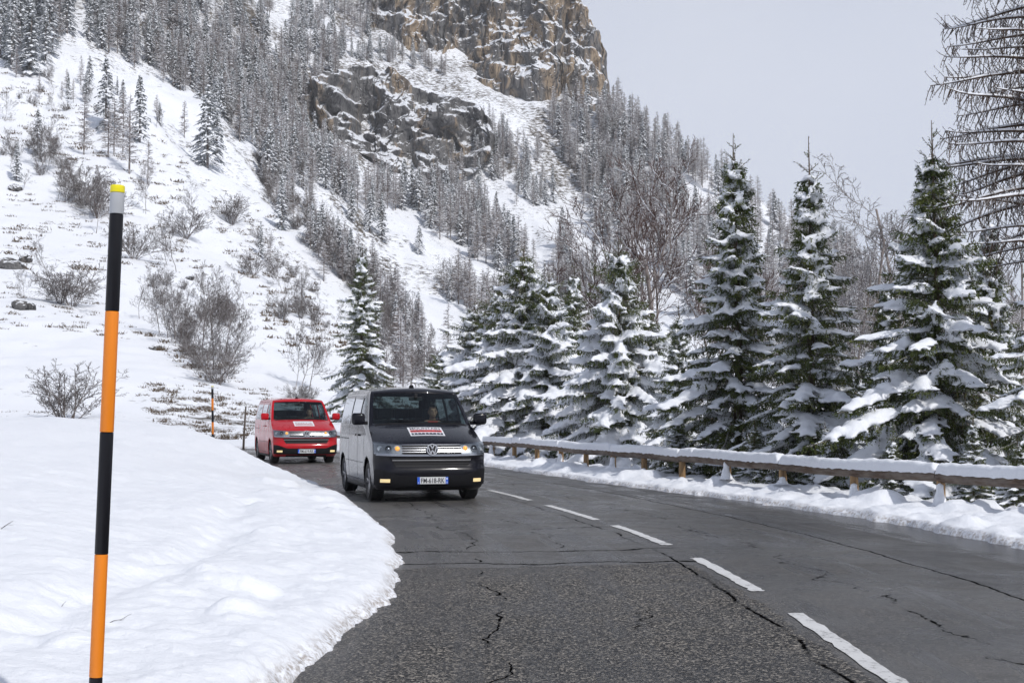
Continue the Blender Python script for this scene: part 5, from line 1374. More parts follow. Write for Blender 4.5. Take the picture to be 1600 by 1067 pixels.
    snow.vertices.foreach_set('co', co.ravel()); snow.polygons.foreach_set('use_smooth', np.ones(len(snow.polygons), bool))
    snow.materials.clear(); snow.materials.append(M_TREESNOW); snow.name = 'snow'
    return dict(trunk=trunk, crown=crown, snow=snow, H=H)
M_TREESNOW = make_snow('snow_on_boughs')

def plant(parts, loc, sc, rz, name, label, cat, group, order=('trunk', 'crown', 'snow'), sz=None):
    root = empty(name, loc, rz, label=label, category=cat)
    if group: root['group'] = group
    root.scale = (sc, sc, sz or sc)
    for k in order:
        if parts.get(k) is not None:
            q = link(k, parts[k], root)
            if k == 'snow': q['kind'] = 'stuff'
    return root

SPA = spruce_near(11, 8.2, 1.95, 0.85, 0.86, 0.041, taper=0.95, dust=.55, pil=.85)
SPB = spruce_near(23, 7.6, 2.05, 1.00, 0.88, 0.041, taper=1.12, dust=.55, pil=.85)
SPC = spruce_near(37, 7.6, 2.40, 0.80, 0.90, 0.043, taper=0.90, whorl=0.30, dust=.5, pil=.9)
SPD = spruce_near(53, 7.0, 2.35, 0.45, 1.0, 0.048, taper=0.58, whorl=0.29, dens=0.85, dust=.95, pil=1.1)
def spruce_at(parts, px_top, py_top, d, base_z, rz, label, px=None, wide=1.0):
    p = at(px_top, py_top, d); Hh = p.z - base_z; sc = Hh / parts['H']
    o = plant(parts, (p.x, d, base_z), sc * wide, rz, 'spruce_tree', label, 'spruce', 'snow-laden spruces behind the guardrail', sz=sc)
    return o
gz = lambda px, d: -0.55 if d < 26 else -0.9
spruce_at(SPA, 1148, 208, 31.0, -1.2, 0.4, 'tall slender snowy spruce behind the guardrail, the one nearest the reddish bare tree', wide=1.22)
spruce_at(SPB, 1263, 214, 28.2, -1.1, 1.9, 'slender snowy spruce between the other two tall spruces behind the guardrail', wide=1.22)
spruce_at(SPC, 1457, 188, 25.2, -1.0, 0.9, 'broad snowy spruce with heavy drooping boughs beneath the overhanging larch', wide=1.15)
spruce_at(SPB, 1640, 250, 22.8, -1.0, 4.0, 'snowy spruce half cut off by the right edge of the photo', wide=1.0)
spruce_at(SPD, 967, 372, 40.0, -1.3, 2.2, 'snowy spruce with a green top standing before the reddish bare tree', wide=0.95)
spruce_at(SPD, 818, 384, 47.0, -1.2, 0.2, 'snow-plastered conifer with a bare lower trunk right of the black van', wide=1.08)
spruce_at(SPA, 897, 405, 48.5, -1.2, 3.1, 'snowy spruce in the gap between two rounder conifers', wide=1.05)
spruce_at(SPD, 742, 470, 54.5, -1.1, 4.4, 'low snowy conifer directly behind the roof of the black van', wide=1.15)
spruce_at(SPC, 1060, 470, 37.0, -1.0, 3.6, 'small snowy spruce at the foot of the tall slender spruce', wide=1.0)
spruce_at(SPB, 1545, 300, 28.8, -1.0, 5.2, 'snowy spruce partly hidden behind the broad one', wide=1.0)
spruce_at(SPA, 1385, 420, 30.5, -1.2, 0.9, 'half hidden small spruce between the slender and the broad spruce', wide=1.2)
spruce_at(SPD, 780, 440, 52.0, -1.2, 2.7, 'snow-plastered conifer left of the one with a bare lower trunk', wide=1.1)
spruce_at(SPD, 858, 425, 46.0, -1.2, 5.5, 'snow-plastered conifer just right of the one with a bare lower trunk', wide=1.05)
spruce_at(SPD, 1010, 480, 42.0, -1.2, 0.9, 'low rounded snowy conifer in front of the reddish bare tree', wide=1.2)
spruce_at(SPD, 690, 545, 60.0, -0.8, 1.2, 'lowest snowy conifer peeping above the roof of the black van', wide=1.25)
# low undergrowth spruces just below the rail
for k, (px, d, h, lab) in enumerate([(1180, 27.0, 1.5, 'bushy spruce sapling below the rail under the slender spruce'), (1290, 24.2, 1.35, 'bushy spruce sapling below the rail near the middle post'),
                                (1395, 22.6, 1.3, 'snow-covered sapling under the rail left of the broad spruce'), (1520, 21.0, 1.45, 'green sapling under the rail at the broad spruce'), (1590, 19.9, 1.3, 'green sapling under the rail at the right photo edge'),
                                (1060, 30.0, 1.6, 'snowy sapling under the rail below the reddish bare tree')]):
    d += 1.3; p = at(px, 700, d); s_ = (h + 0.6) / 7.6
    o = plant((SPC, SPA)[k % 2], (p.x, d, -0.75), s_ * 1.45, k * 1.3, 'spruce_sapling', lab, 'spruce sapling', 'saplings below the guardrail', sz=s_)
# the lone big spruce behind the vans
p = at(566, 378, 82); plant(SPA, (p.x, 82, ground_z(p.x, 82) - 0.2), (p.z - ground_z(p.x, 82) + .2) / SPA['H'] * 1.15, 2.5, 'spruce_tree', 'lone tall snowy spruce rising behind the two vans', 'spruce', None, sz=(p.z - ground_z(p.x, 82) + .2) / SPA['H'])

# ---- bare trees
def bare_tree(seed, H, spread, levels=4, stems=1, n_side=(7, 6, 5), thin=1.0, up=0.35, droop=0.0, first=0.25, rtrunk=None, snow=False, nseg=7, wig=0.10):
    r = np.random.default_rng(seed); tb = Tubes(); tw = Tubes(); sn = Tubes()
    def chain(p, d, L, lev, r0):
        n = nseg if lev < 2 else 4
        P = [p]; dd = d.copy()
        for k in range(n):
            dd = unit(dd + r.normal(0, wig * (1 + .5 * lev), 3) + np.array([0, 0, (up if lev > 0 else 0.05) * 0.16 - droop * 0.10 * (lev > 0)]))
            P.append(P[-1] + dd * L / n)
        P = np.array(P); R = r0 * np.linspace(1, 0.42 if lev < levels - 1 else 0.3, len(P)); (tb if lev < 2 else tw).add(P, R, 6 if lev == 0 else (4 if lev == 1 else 3))
        if snow and lev < 3 and abs(d[2]) < 0.85:
            off = P + np.array([0, 0, 1.0]) * R[:, None] * 0.9
            a = r.uniform(0, .3); keep = slice(int(a * len(P)), len(P))
            if len(off[keep]) > 2: sn.add(off[keep], np.maximum(R[keep] * 1.05, 0.010) * np.concatenate([[.3], np.ones(len(off[keep]) - 2), [.4]]), 5)
        if lev >= levels - 1: return
        ns = n_side[min(lev, len(n_side) - 1)]
        for k in range(ns):
            t = first + (1 - first) * (k + r.random()) / ns if lev == 0 else 0.18 + 0.82 * (k + r.random()) / ns
            t = min(t, 0.98); q = np.array([np.interp(t * n, np.arange(n + 1), P[:, c]) for c in range(3)])
            tg = unit(P[min(int(t * n) + 1, n)] - P[int(t * n)])
            rd = r.normal(size=3); pr = unit(rd - tg * rd.dot(tg))
            a = r.uniform(.55, .95) if lev == 0 else r.uniform(.4, .9)
            nd = unit(tg * math.cos(a) + pr * math.sin(a))
            ll = (L * (spread if lev == 0 else 0.55) * (1.05 - 0.55 * t)) * r.uniform(.7, 1.15)
            chain(q, nd, ll, lev + 1, max(r0 * (1 - .6 * t) * (.42 if lev == 0 else .5), 0.0035 * thin))
    for s in range(stems):
        a = r.uniform(0, 6.28); d0 = unit(np.array([math.cos(a) * (.0 if stems == 1 else .38), math.sin(a) * (.0 if stems == 1 else .38), 1.0]) + r.normal(0, .04, 3))
        b = np.array([math.cos(a), math.sin(a), 0]) * (0 if stems == 1 else .15 * r.random() * H / 5)
        chain(b - np.array([0, 0, .3]), d0, (H + .3) * r.uniform(.8, 1.0), 0, rtrunk or H * .011)
    return tb, tw, sn
def tubes_mesh(name, t, mat):
    if not t.V: return None
    v, f = t.arrays(); return mesh_np(name, v, f, [mat], smooth=True)
# reddish broad tree in the middle, birch-like trees to the right
tb, tw, sn = bare_tree(5, 10.0, 0.78, 5, 1, (16, 10, 7, 5), 3.0, up=.55, first=.22, rtrunk=.13, snow=True)
RED = dict(trunk=tubes_mesh('trunk', tb, M_BIRCH), crown=tubes_mesh('crown', tw, M_REDTWIG), snow=tubes_mesh('snow', sn, M_TREESNOW))
p = at(1022, 660, 58); plant(RED, (p.x, 58, -3.2), 1.36, 0.6, 'bare_tree', 'large bare reddish brown tree with pale forked trunk between the spruces', 'bare tree', None)
p = at(1105, 660, 64); plant(RED, (p.x, 64, -3.4), 1.12, 2.9, 'bare_tree', 'smaller bare reddish tree showing behind the tall slender spruce', 'bare tree', None)
tb, tw, sn = bare_tree(8, 12.0, 0.42, 5, 1, (18, 9, 6, 4), 2.9, up=.25, droop=.6, first=.2, rtrunk=.09, snow=False)
BIR = dict(trunk=tubes_mesh('trunk', tb, M_BIRCH), crown=tubes_mesh('crown', tw, M_GREYTWIG))
p = at(1372, 620, 52); plant(BIR, (p.x, 52, -3.4), 0.98, 0.3, 'bare_tree', 'fine-twigged bare birch with leaning stem left of the broad spruce', 'bare tree', None)
p = at(1412, 620, 54); plant(BIR, (p.x, 54, -3.4), 1.10, 2.0, 'bare_tree', 'taller bare birch standing just behind the tip of the broad spruce', 'bare tree', None)
p = at(1335, 620, 56); plant(BIR, (p.x, 56, -3.4), 0.88, 5.0, 'bare_tree', 'low bare birch just right of the second slender spruce', 'bare tree', None)
p = at(1590, 620, 48); plant(BIR, (p.x, 48, -3.4), 0.85, 4.0, 'bare_tree', 'grey bare birch seen through the larch at the right', 'bare tree', None)
# big larch leaning in from the right: long level branches with hanging twigs
def near_larch(seed):
    r = np.random.default_rng(seed); H = 15.0
    tb, bt, tw, sn = Tubes(), Tubes(), Tubes(), Tubes()
    zz = np.linspace(-1, H, 20); tb.add(np.stack([.05 * np.sin(zz * .4), .05 * np.cos(zz * .5), zz], 1), np.interp(zz, [-1, 0, H], [.24, .20, .03]), 12)
    C = [[], [], [], [], []]
    z = 5.4
    while z < H - .3:
        for k in range(3):
            a = r.uniform(0, 6.28) if k else r.uniform(1.6, 3.2); L = (2.75 * (1 - (z / H) ** 1.8) + .35) * min(1, .45 + (z - 5.0) * .35) * r.uniform(.7, 1.12); n = 12; f = np.linspace(0, 1, n)
            el = r.normal(.10, .08) - .26 * np.sin(f * PI * .8) + .30 * np.maximum(0, f - .65); ds = L / (n - 1)
            hx = np.concatenate([[0], np.cumsum(np.cos(el[:-1]) * ds)]); hz = np.concatenate([[0], np.cumsum(np.sin(el[:-1]) * ds)])
            wb = .06 * L * np.sin(f * r.uniform(3, 6) + r.uniform(0, 6)) * f; ca, sa = math.cos(a), math.sin(a)
            P = np.stack([hx * ca - wb * sa, hx * sa + wb * ca, z + hz], 1); R = (.012 + .012 * L) * np.linspace(1, .20, n); bt.add(P, R, 5)
            s0 = int(n * r.uniform(0.05, .3)); off = P + np.array([0, 0, 1.]) * (R * 1.0)[:, None]
            sn.add(off[s0:], (R[s0:] * 0.8 + .006) * np.concatenate([[.4], np.ones(n - s0 - 2), [.4]]), 5)
            nt = int(L / .036)
            for j in range(nt):
                t = (j + r.random()) / nt
                if t < .1: continue
                p = np.array([np.interp(t, f, P[:, c]) for c in range(3)]); sd = np.array([-sa, ca, 0]) * r.choice([-1, 1]); fw = np.array([ca, sa, 0])
                hang = r.random() < .68
                ll = r.uniform(.16, .62) * (1.15 - .5 * t)
                d = unit(fw * r.uniform(.1, .7) + sd * r.uniform(.1, .6) + np.array([0, 0, -r.uniform(.6, 1.3) if hang else r.uniform(0.0, .7)]))
                q = [p]; 
                for _ in range(3): d = unit(d + np.array([0, 0, -.12 if hang else .18]) + r.normal(0, .12, 3)); q.append(q[-1] + d * ll / 3)
                q = np.array(q); tw.add(q, np.array([.010, .0085, .0065, .004]), 3)
                for u in range(3):                         # short knobbly spurs
                    pp = q[1 + u % 3] ; dd = unit(r.normal(size=3)); tw.add(np.array([pp, pp + dd * .035]), np.array([.008, .005]), 3)
        z += r.uniform(.16, .33)
    return dict(trunk=tubes_mesh('trunk', tb, M_LARCH_NEAR), branches=tubes_mesh('branches', bt, M_LARCH_NEAR), crown=tubes_mesh('crown', tw, M_LARCH_NEAR), snow=tubes_mesh('snow', sn, M_TREESNOW))
LAR = near_larch(3)
p = at(1650, 640, 25.5)
plant(LAR, (p.x, 25.5, -1.2), 1.0, 0.9, 'larch_tree', 'tall bare larch with long level snow-dusted branches at the right edge', 'larch', None, order=('trunk', 'branches', 'crown', 'snow'))
# ================================================================== trees and bushes on the mountain
M_FARSNOW = simple('snow_on_far_trees', (0.80, 0.82, 0.86), 0.8, spec=0.1)
def far_spruce(seed, H=12.0, Rm=2.3, snow=0.6, rows=24):
    """boughs as drooping sprays with snow lying on them; trunk and crown meshes"""
    r = np.random.default_rng(seed); Vn, Vs = [], []
    z = 0.7
    while z < H * 0.985:
        f = z / H; R = Rm * (1 - f) ** 0.8 + .12; nb = 7 if f < .7 else 5
        for k in range(nb):
            a = r.uniform(0, 6.28); L = R * r.uniform(.7, 1.15); ca, sa = math.cos(a), math.sin(a); fw = np.array([ca, sa, 0]); sd = np.array([-sa, ca, 0])
            e0 = .35 * f - .18 + r.normal(0, .08); p0 = np.array([0, 0, z + r.normal(0, .12)])
            mid = p0 + fw * L * .55 + np.array([0, 0, L * .55 * math.sin(e0)]); tip = p0 + fw * L + np.array([0, 0, L * (math.sin(e0) - .28)])
            w = .16 + .20 * L
            for _ in range(7):                              # ragged hanging needle sprays
                t = r.uniform(.12, 1.0); b = p0 * (1 - t) + (mid * (1 - abs(2 * t - 1)) + (tip if t > .5 else p0) * abs(2 * t - 1)) * t if False else (p0 + (mid - p0) * min(1, t / .55) if t < .55 else mid + (tip - mid) * (t - .55) / .45)
                s = r.choice([-1, 1]); q = b + fw * r.uniform(.05, .3) * L * .6 + sd * s * w * r.uniform(.3, 1.1) + np.array([0, 0, -r.uniform(.08, .42)])
                ww = sd * s * -.09 + fw * .10
                Vn += [b - ww * .9, b + ww * .9, q]
            Vn += [p0, mid + sd * .10, mid - sd * .10, mid + sd * .10, tip, mid - sd * .10]
            if r.random() < snow:
                u = np.array([0, 0, .05 + .02 * L]); a0 = p0 + (mid - p0) * r.uniform(.2, .6); wd = w * r.uniform(.45, .9); am = (a0 + tip) / 2 + np.array([0, 0, .10])
                tp = tip + fw * .03
                Vs += [a0 + u, am + sd * wd + u * .2, am + u * 1.8, a0 + u, am + u * 1.8, am - sd * wd + u * .2, am + sd * wd + u * .2, tp, am + u * 1.8, am + u * 1.8, tp, am - sd * wd + u * .2]
        z += H / rows * (1.1 - .5 * f) * r.uniform(.85, 1.15)
    Vn = np.array(Vn); Vs = np.array(Vs); V = np.concatenate([Vn, Vs]); F = np.arange(len(V)).reshape(-1, 3)
    mi = np.concatenate([np.zeros(len(Vn) // 3, int), np.ones(len(Vs) // 3, int)])
    tb = Tubes(); tb.add(np.array([(0, 0, -1.0), (0, 0, H * .5), (0, 0, H)]), np.array([.2, .12, .02]), 5); tv, tf = tb.arrays()
    return dict(trunk=mesh_np('trunk', tv, tf, [M_TRUNK_FAR]), crown=mesh_np('crown', V, F, [M_NEEDLE_FAR, M_FARSNOW], mi=mi, smooth=False), H=H)
def far_larch(seed, H=12.0, Rm=1.7, snow=0.35):
    r = np.random.default_rng(seed); tw, sn, tb = Tubes(), Tubes(), Tubes()
    z = H * .16
    while z < H * .98:
        f = z / H; R = Rm * (1 - f) ** .75 * min(1, .55 + f * 1.6) + .15
        for k in range(4):
            a = r.uniform(0, 6.28); L = R * r.uniform(.6, 1.2); fw = np.array([math.cos(a), math.sin(a), 0]); sd = np.array([-fw[1], fw[0], 0]); p0 = np.array([0, 0, z + r.normal(0, .1)])
            e = .25 * f + r.normal(.02, .12); mid = p0 + fw * L * .55 + np.array([0, 0, L * .55 * math.sin(e)]); tip = p0 + fw * L + np.array([0, 0, L * math.sin(e) * .9])
            tw.add(np.array([p0, mid, tip]), np.array([.045, .038, .018]), 3)
            for j in range(8):
                t = r.uniform(.2, 1); b = p0 + (tip - p0) * t; d = unit(fw * .5 + sd * r.uniform(-1, 1) + np.array([0, 0, r.uniform(-.7, .45)])); tw.add(np.array([b, b + d * L * .32]), np.array([.026, .012]), 3)
            if r.random() < snow: sn.add(np.array([p0 + (mid - p0) * .3, mid, tip]) + np.array([0, 0, .05]), np.array([.03, .055, .02]), 3)
        z += H / 34 * r.uniform(.7, 1.3)
    tb.add(np.array([(0, 0, -1.0), (0, 0, H * .5), (0, 0, H)]), np.array([.15, .09, .02]), 5); tv, tf = tb.arrays()
    v1, f1 = tw.arrays(); v2, f2 = sn.arrays()
    return dict(trunk=mesh_np('trunk', tv, tf, [M_TRUNK_FAR]), crown=mesh_np('crown', np.concatenate([v1, v2]), np.concatenate([f1, f2 + len(v1)]), [M_LARCH_FAR, M_FARSNOW], mi=np.concatenate([np.zeros(len(f1), int), np.ones(len(f2), int)]), smooth=False), H=H)
def far_bare(seed, H, stems, spread, mat, sides=(8, 6, 5), thin=6.0, up=.5, rt=.07, wig=.10, lv=4):
    tb, tw, sn = bare_tree(seed, H, spread, lv, stems, sides, thin, up=up, first=.22 if stems == 1 else .15, rtrunk=rt, nseg=5, wig=wig)
    v1, f1 = tb.arrays(); v2, f2 = tw.arrays()
    return dict(trunk=mesh_np('trunk', v1, f1, [M_TRUNK_FAR]), crown=mesh_np('crown', v2, f2, [mat]), H=H)
M_BROWNTWIG = mat_bark('brown_grey_twigs', (0.045, 0.036, 0.033), (0.135, 0.11, 0.10), 0.4, 0.3)
FSP = [far_spruce(100 + k, 12, (2.3, 2.0, 2.6, 1.8)[k], (.85, .72, .92, .78)[k]) for k in range(4)]
FLA = [far_larch(200 + k, 12, (2.3, 1.9, 2.6, 2.0)[k], (.55, .75, .5, .85)[k]) for k in range(4)]
FBT = [far_bare(300 + k, 8, 1, (.55, .48, .62)[k], M_BROWNTWIG, (12, 7, 5, 3), 4.2, rt=.06, lv=5) for k in range(3)]
FBU = [far_bare(320 + k, 4, 12, .45, M_BROWNTWIG, (8, 6, 4), 3.8, rt=.03, wig=.13) for k in range(3)]

def join_arrays(parts):
    """one mesh of a prototype (trunk + crown) for the far forest"""
    bm = bmesh.new(); mats = []
    for k in ('trunk', 'crown'):
        me = parts[k]; off = len(mats); mats += list(me.materials); n0 = len(bm.faces); bm.from_mesh(me); bm.faces.ensure_lookup_table()
        for f in bm.faces[n0:]: f.material_index += off
    m = bpy.data.meshes.new('far_tree'); bm.to_mesh(m); bm.free()
    for mt in mats: m.materials.append(mt)
    return m

# explicit trees one can pick out: (photo x of the foot, photo y of the foot, height in photo px, kind)
PICK = [  # spruces
 (165, 205, 118, 's', 'snowy spruce beside the bare larches on the upper left slope, uphill one'), (218, 222, 108, 's', 'snowy spruce beside the bare larches on the upper left slope, right one'),
 (324, 262, 135, 's', 'large isolated snowy spruce on the open left slope'), (338, 250, 100, 's', 'snowy spruce tucked behind the large isolated one'), (140, 132, 46, 's', 'small solitary snowy spruce high on the left slope'),
 (26, 282, 62, 's', 'small dark spruce near the left photo edge above the road'), (378, 212, 50, 's', 'small snowy spruce right of the large isolated spruce'), (418, 290, 92, 's', 'snowy spruce at the upper end of the brush-filled gully'),
 (440, 360, 84, 's', 'snowy spruce on the rib right of the brush-filled gully'), (550, 345, 62, 's', 'leftmost of three snowy spruces in a row on the middle slope'), (578, 362, 66, 's', 'middle one of three snowy spruces in a row on the middle slope'), (597, 374, 74, 's', 'rightmost of three snowy spruces in a row on the middle slope'),
 (48, 118, 125, 's', 'tall snowy spruce in the top left corner clump'), (20, 95, 110, 's', 'tall snowy spruce at the edge of the top left corner clump'), (75, 72, 90, 's', 'snowy spruce at the back of the top left corner clump'), (705, 470, 50, 's', 'single far spruce above the black van'),
 (655, 330, 70, 's', 'snowy spruce on the forested rib below the grey cliff'), (632, 318, 72, 's', 'snowy spruce left on the forested rib below the grey cliff'), (655, 398, 48, 's', 'small spruce beside the long snow chute'),
 # larches
 (202, 272, 128, 'l', 'tall bare larch with brown trunk right of the leaning pair'), (192, 245, 105, 'l', 'bare larch between the two upper left spruces'), (178, 242, 95, 'l', 'bare larch closest to the uphill upper left spruce'), (169, 245, 85, 'l', 'thin bare larch left in the upper left larch row'),
 (131, 242, 100, 'l', 'bare larch with a dark nest-like clump in its crown'), (231, 288, 72, 'l', 'thin bare larch above the yellow cap of the near pole'), (288, 215, 60, 'l', 'thin bare larch left of the large isolated spruce'), (506, 440, 66, 'l', 'frosted larch left above the lone big spruce'), (700, 560, 90, 'l', 'frosted larch just above the black van'),
 # bare trees
 (56, 268, 62, 'b', 'slim bare tree of a trio above the road, left one'), (62, 270, 66, 'b', 'slim bare tree of a trio above the road, middle one'), (73, 270, 60, 'b', 'slim bare tree of a trio above the road, right one'), (99, 283, 82, 'b', 'round-crowned bare tree left of the near pole top'),
 (8, 190, 55, 'b', 'bare tree at the left photo edge high up'), (150, 365, 80, 'b', 'bare tree touching the near pole on its left'), (78, 444, 74, 'b', 'thin pale bare tree on the left meadow'), (40, 475, 60, 'b', 'thin bare tree above the rock on the left meadow'),
 (228, 335, 70, 'b', 'thin bare tree right of the near pole cap'), (262, 415, 66, 'b', 'bare tree in the middle of the left slope'), (276, 425, 80, 'b', 'taller bare tree in the middle of the left slope'), (305, 352, 58, 'b', 'small bare tree on the open left slope'),
 (218, 498, 60, 'b', 'thin bare tree left of the dark thicket'), (263, 528, 90, 'b', 'bare tree at the left end of the dark thicket'), (250, 520, 84, 'b', 'second bare tree at the left end of the dark thicket'), (300, 548, 95, 'b', 'bare tree in the left half of the dark thicket'),
 (316, 560, 120, 'b', 'tall bare tree in the dark thicket'), (334, 575, 130, 'b', 'tallest bare tree of the dark thicket'), (352, 590, 100, 'b', 'bare tree at the lower right end of the dark thicket'), (343, 585, 115, 'b', 'leaning bare tree at the right of the dark thicket'), (325, 568, 100, 'b', 'dense bare tree in the centre of the dark thicket'),
 (461, 606, 100, 'b', 'grey bare tree of a group behind the red van, left one'), (470, 610, 108, 'b', 'grey bare tree of a group behind the red van, middle one'), (482, 612, 96, 'b', 'grey bare tree of a group behind the red van, right one'), (381, 482, 52, 'b', 'thin bare tree above the red van'), (662, 585, 50, 'b', 'small bare tree right of the lone big spruce'),
 (640, 560, 70, 'b', 'grey bare tree on the slope right of the lone big spruce'), (620, 535, 70, 'b', 'grey bare tree just right of the lone big spruce'),
 # bushes
 (106, 662, 92, 'u', 'round leafless bush on the snow left of the near pole'), (112, 478, 66, 'u', 'dark leafless bush on the left meadow'), (95, 474, 52, 'u', 'smaller dark bush beside the one on the left meadow'), (362, 350, 46, 'u', 'grey bush on the open slope'),
 (210, 405, 56, 'u', 'grey leafless bush right of the near pole'), (290, 372, 50, 'u', 'grey leafless bush on the left slope'), (130, 320, 60, 'u', 'brown leafless thicket left of the near pole top'), (152, 340, 62, 'u', 'grey leafless thicket behind the near pole'), (462, 628, 30, 'u', 'dark low bush behind the red van'), (480, 630, 28, 'u', 'low bush between the two vans'),
 (340, 600, 60, 'u', 'dense low brush at the foot of the dark thicket'), (310, 575, 50, 'u', 'low brush in the dark thicket'), (440, 500, 40, 'u', 'grey brush above the red van'), (395, 430, 40, 'u', 'grey brush in the lower gully'),
]
KIND = {'s': (FSP, 'spruce_tree', 'spruce'), 'l': (FLA, 'larch_tree', 'larch'), 'b': (FBT, 'bare_tree', 'bare tree'), 'u': (FBU, 'bush', 'bush')}
for k, (px, py, hp_, kd, lab) in enumerate(PICK):
    g = hit(px, py)
    if g is None: continue
    protos, nm, cat = KIND[kd]; pr = protos[k % len(protos)]; Hh = hp_ * g.y / FPX; sc = Hh / pr['H']
    wd = {'s': 1.15, 'l': 1.1, 'b': 1.0, 'u': 1.5}[kd]
    plant(pr, (g.x, g.y, g.z - 0.1), sc * wd, k * 2.39, nm, lab, cat, None, sz=sc, order=('trunk', 'crown'))

# forest stands, outlined where they grow on the slopes: polygon of photo positions of the feet, how many, mix (spruce, larch, bare, bush), height range in metres
STANDS = [
 ([(0, -60), (115, -60), (110, 60), (60, 120), (0, 110)], 90, (.8, .15, .05, 0), (11, 17), 'spruces crowding the top left corner'),
 ([(115, -60), (640, -60), (600, 40), (560, 100), (480, 160), (420, 190), (330, 120), (250, 70), (150, 30)], 470, (.36, .58, .02, 0), (9, 15), 'dense mixed forest left of the cliffs'),
 ([(180, 40), (330, 110), (300, 150), (200, 110), (130, 60)], 90, (.5, .4, .1, 0), (8, 13), 'trees thinning out on the upper left slope'),
 ([(360, 140), (480, 160), (470, 215), (560, 285), (640, 320), (600, 350), (520, 310), (430, 290), (390, 230)], 225, (.28, .62, .08, 0), (8, 14), 'forest below the grey cliff'),
 ([(395, 240), (440, 300), (520, 350), (560, 430), (620, 470), (660, 540), (600, 510), (545, 450), (470, 380), (415, 310)], 260, (.08, .28, .34, .30), (4, 9), 'brush and trees filling the long gully'),
 ([(300, 100), (400, 190), (380, 235), (350, 190), (280, 140)], 70, (.5, .4, .1, 0), (8, 13), 'trees on the rib above the isolated spruce'),
 ([(640, 320), (700, 300), (760, 330), (820, 380), (860, 440), (790, 430), (720, 400), (680, 370)], 140, (.28, .65, .05, 0), (9, 15), 'forested rib between snow chutes'),
 ([(690, 420), (760, 440), (830, 480), (820, 560), (740, 540), (690, 480)], 110, (.12, .5, .28, .10), (6, 12), 'open larches above the black van'),
 ([(640, 230), (760, 200), (850, 250), (880, 330), (800, 320), (720, 290)], 120, (.3, .65, .05, 0), (7, 12), 'trees among the ledges under the grey cliff'),
 ([(850, 185), (960, 170), (1010, 205), (1090, 265), (1080, 330), (1000, 400), (940, 380), (900, 300), (870, 240)], 330, (.22, .70, .02, 0), (10, 16), 'dark forest under the tan cliff'),
 ([(1010, 195), (1100, 268), (1200, 332), (1340, 425), (1345, 445), (1200, 352), (1090, 290)], 130, (.35, .65, 0, 0), (9, 15), 'trees along the skyline ridge'),
 ([(1080, 330), (1200, 350), (1350, 440), (1600, 520), (1600, 600), (1300, 600), (1100, 520), (1000, 440)], 430, (.25, .70, .05, 0), (9, 15), 'forest on the far slope behind the roadside spruces'),
 ([(880, 380), (960, 400), (1000, 470), (900, 500), (850, 470)], 120, (.2, .7, .1, 0), (8, 13), 'larches right of the snow chutes'),
 ([(440, 90), (640, 80), (700, 120), (560, 95)], 60, (.4, .6, 0, 0), (6, 10), 'trees on the ledge above the grey cliff'),
 ([(560, -40), (700, -40), (720, 40), (620, 60)], 50, (.4, .6, 0, 0), (7, 11), 'trees among the ledges of the tan cliff'),
 ([(560, 480), (640, 520), (690, 590), (640, 620), (590, 600), (570, 540)], 60, (.05, .2, .45, .30), (4, 8), 'grey brush right of the lone big spruce'),
 ([(0, 200), (110, 220), (160, 330), (60, 320), (0, 300)], 34, (.06, .1, .5, .34), (4, 8), 'scattered brush on the left slope'),
 ([(0, 110), (160, 130), (300, 200), (260, 230), (100, 180), (0, 180)], 30, (.2, .2, .3, .3), (3, 7), 'scattered small trees on the upper left slope'),
 ([(230, 430), (350, 450), (380, 590), (330, 590), (250, 530)], 36, (0, 0, .6, .4), (3.5, 7), 'dark leafless thicket on the left slope'),
 ([(380, 350), (470, 420), (530, 520), (480, 520), (420, 440)], 36, (.03, .07, .45, .45), (2.5, 6), 'scattered bare brush above the red van'),
]
def inside(px, py, poly):
    c = False; n = len(poly)
    for i in range(n):
        x1, y1 = poly[i]; x2, y2 = poly[(i + 1) % n]
        if (y1 > py) != (y2 > py) and px < (x2 - x1) * (py - y1) / (y2 - y1) + x1: c = not c
    return c
CHUTES = [[(418, -60), (448, -60), (448, 40), (440, 95), (420, 90), (425, 30)], [(470, 290), (520, 330), (620, 420), (720, 480), (780, 560), (740, 560), (640, 470), (560, 410), (500, 350)],
          [(600, 320), (650, 390), (760, 430), (800, 470), (760, 470), (660, 420), (600, 360)], [(745, 280), (790, 300), (850, 400), (880, 440), (840, 440), (790, 380)], [(860, 300), (885, 310), (930, 400), (950, 440), (915, 430), (880, 370)],
          [(1060, 270), (1090, 290), (1130, 340), (1090, 345), (1065, 310)]]
rs = np.random.default_rng(99); TREES = []
for poly, cnt, mixp, hr, gname in STANDS:
    xs = [p[0] for p in poly]; ys = [p[1] for p in poly]; made = 0; tries = 0
    while made < cnt and tries < cnt * 12:
        tries += 1; px = rs.uniform(min(xs), max(xs)); py = rs.uniform(min(ys), max(ys))
        if not inside(px, py, poly) or any(inside(px, py, c) for c in CHUTES): continue
        cl = noise(np.array([px / 26.0]), np.array([py / 26.0]), 0, 5)[0]
        if cl < -0.12 and rs.random() < .85: continue
        g = hit(px, py)
        if g is None or g.y < 75: continue
        kd = 'slbu'[int(np.searchsorted(np.cumsum(mixp), rs.random() * .9999 * sum(mixp)))]
        Hh = rs.uniform(*hr) * {'s': 1.0, 'l': 1.0, 'b': .75, 'u': .40}[kd]
        fx_ = (px - min(xs)) / (max(xs) - min(xs)); fy_ = (py - min(ys)) / (max(ys) - min(ys))
        where = (('top left', 'top', 'top right'), ('left', 'central', 'right'), ('low left', 'low', 'low right'))[min(2, int(fy_ * 3))][min(2, int(fx_ * 3))]
        TREES.append((Hh / g.y, g, kd, Hh, gname, rs.uniform(0, 6.28), int(rs.integers(0, 1000)), where)); made += 1
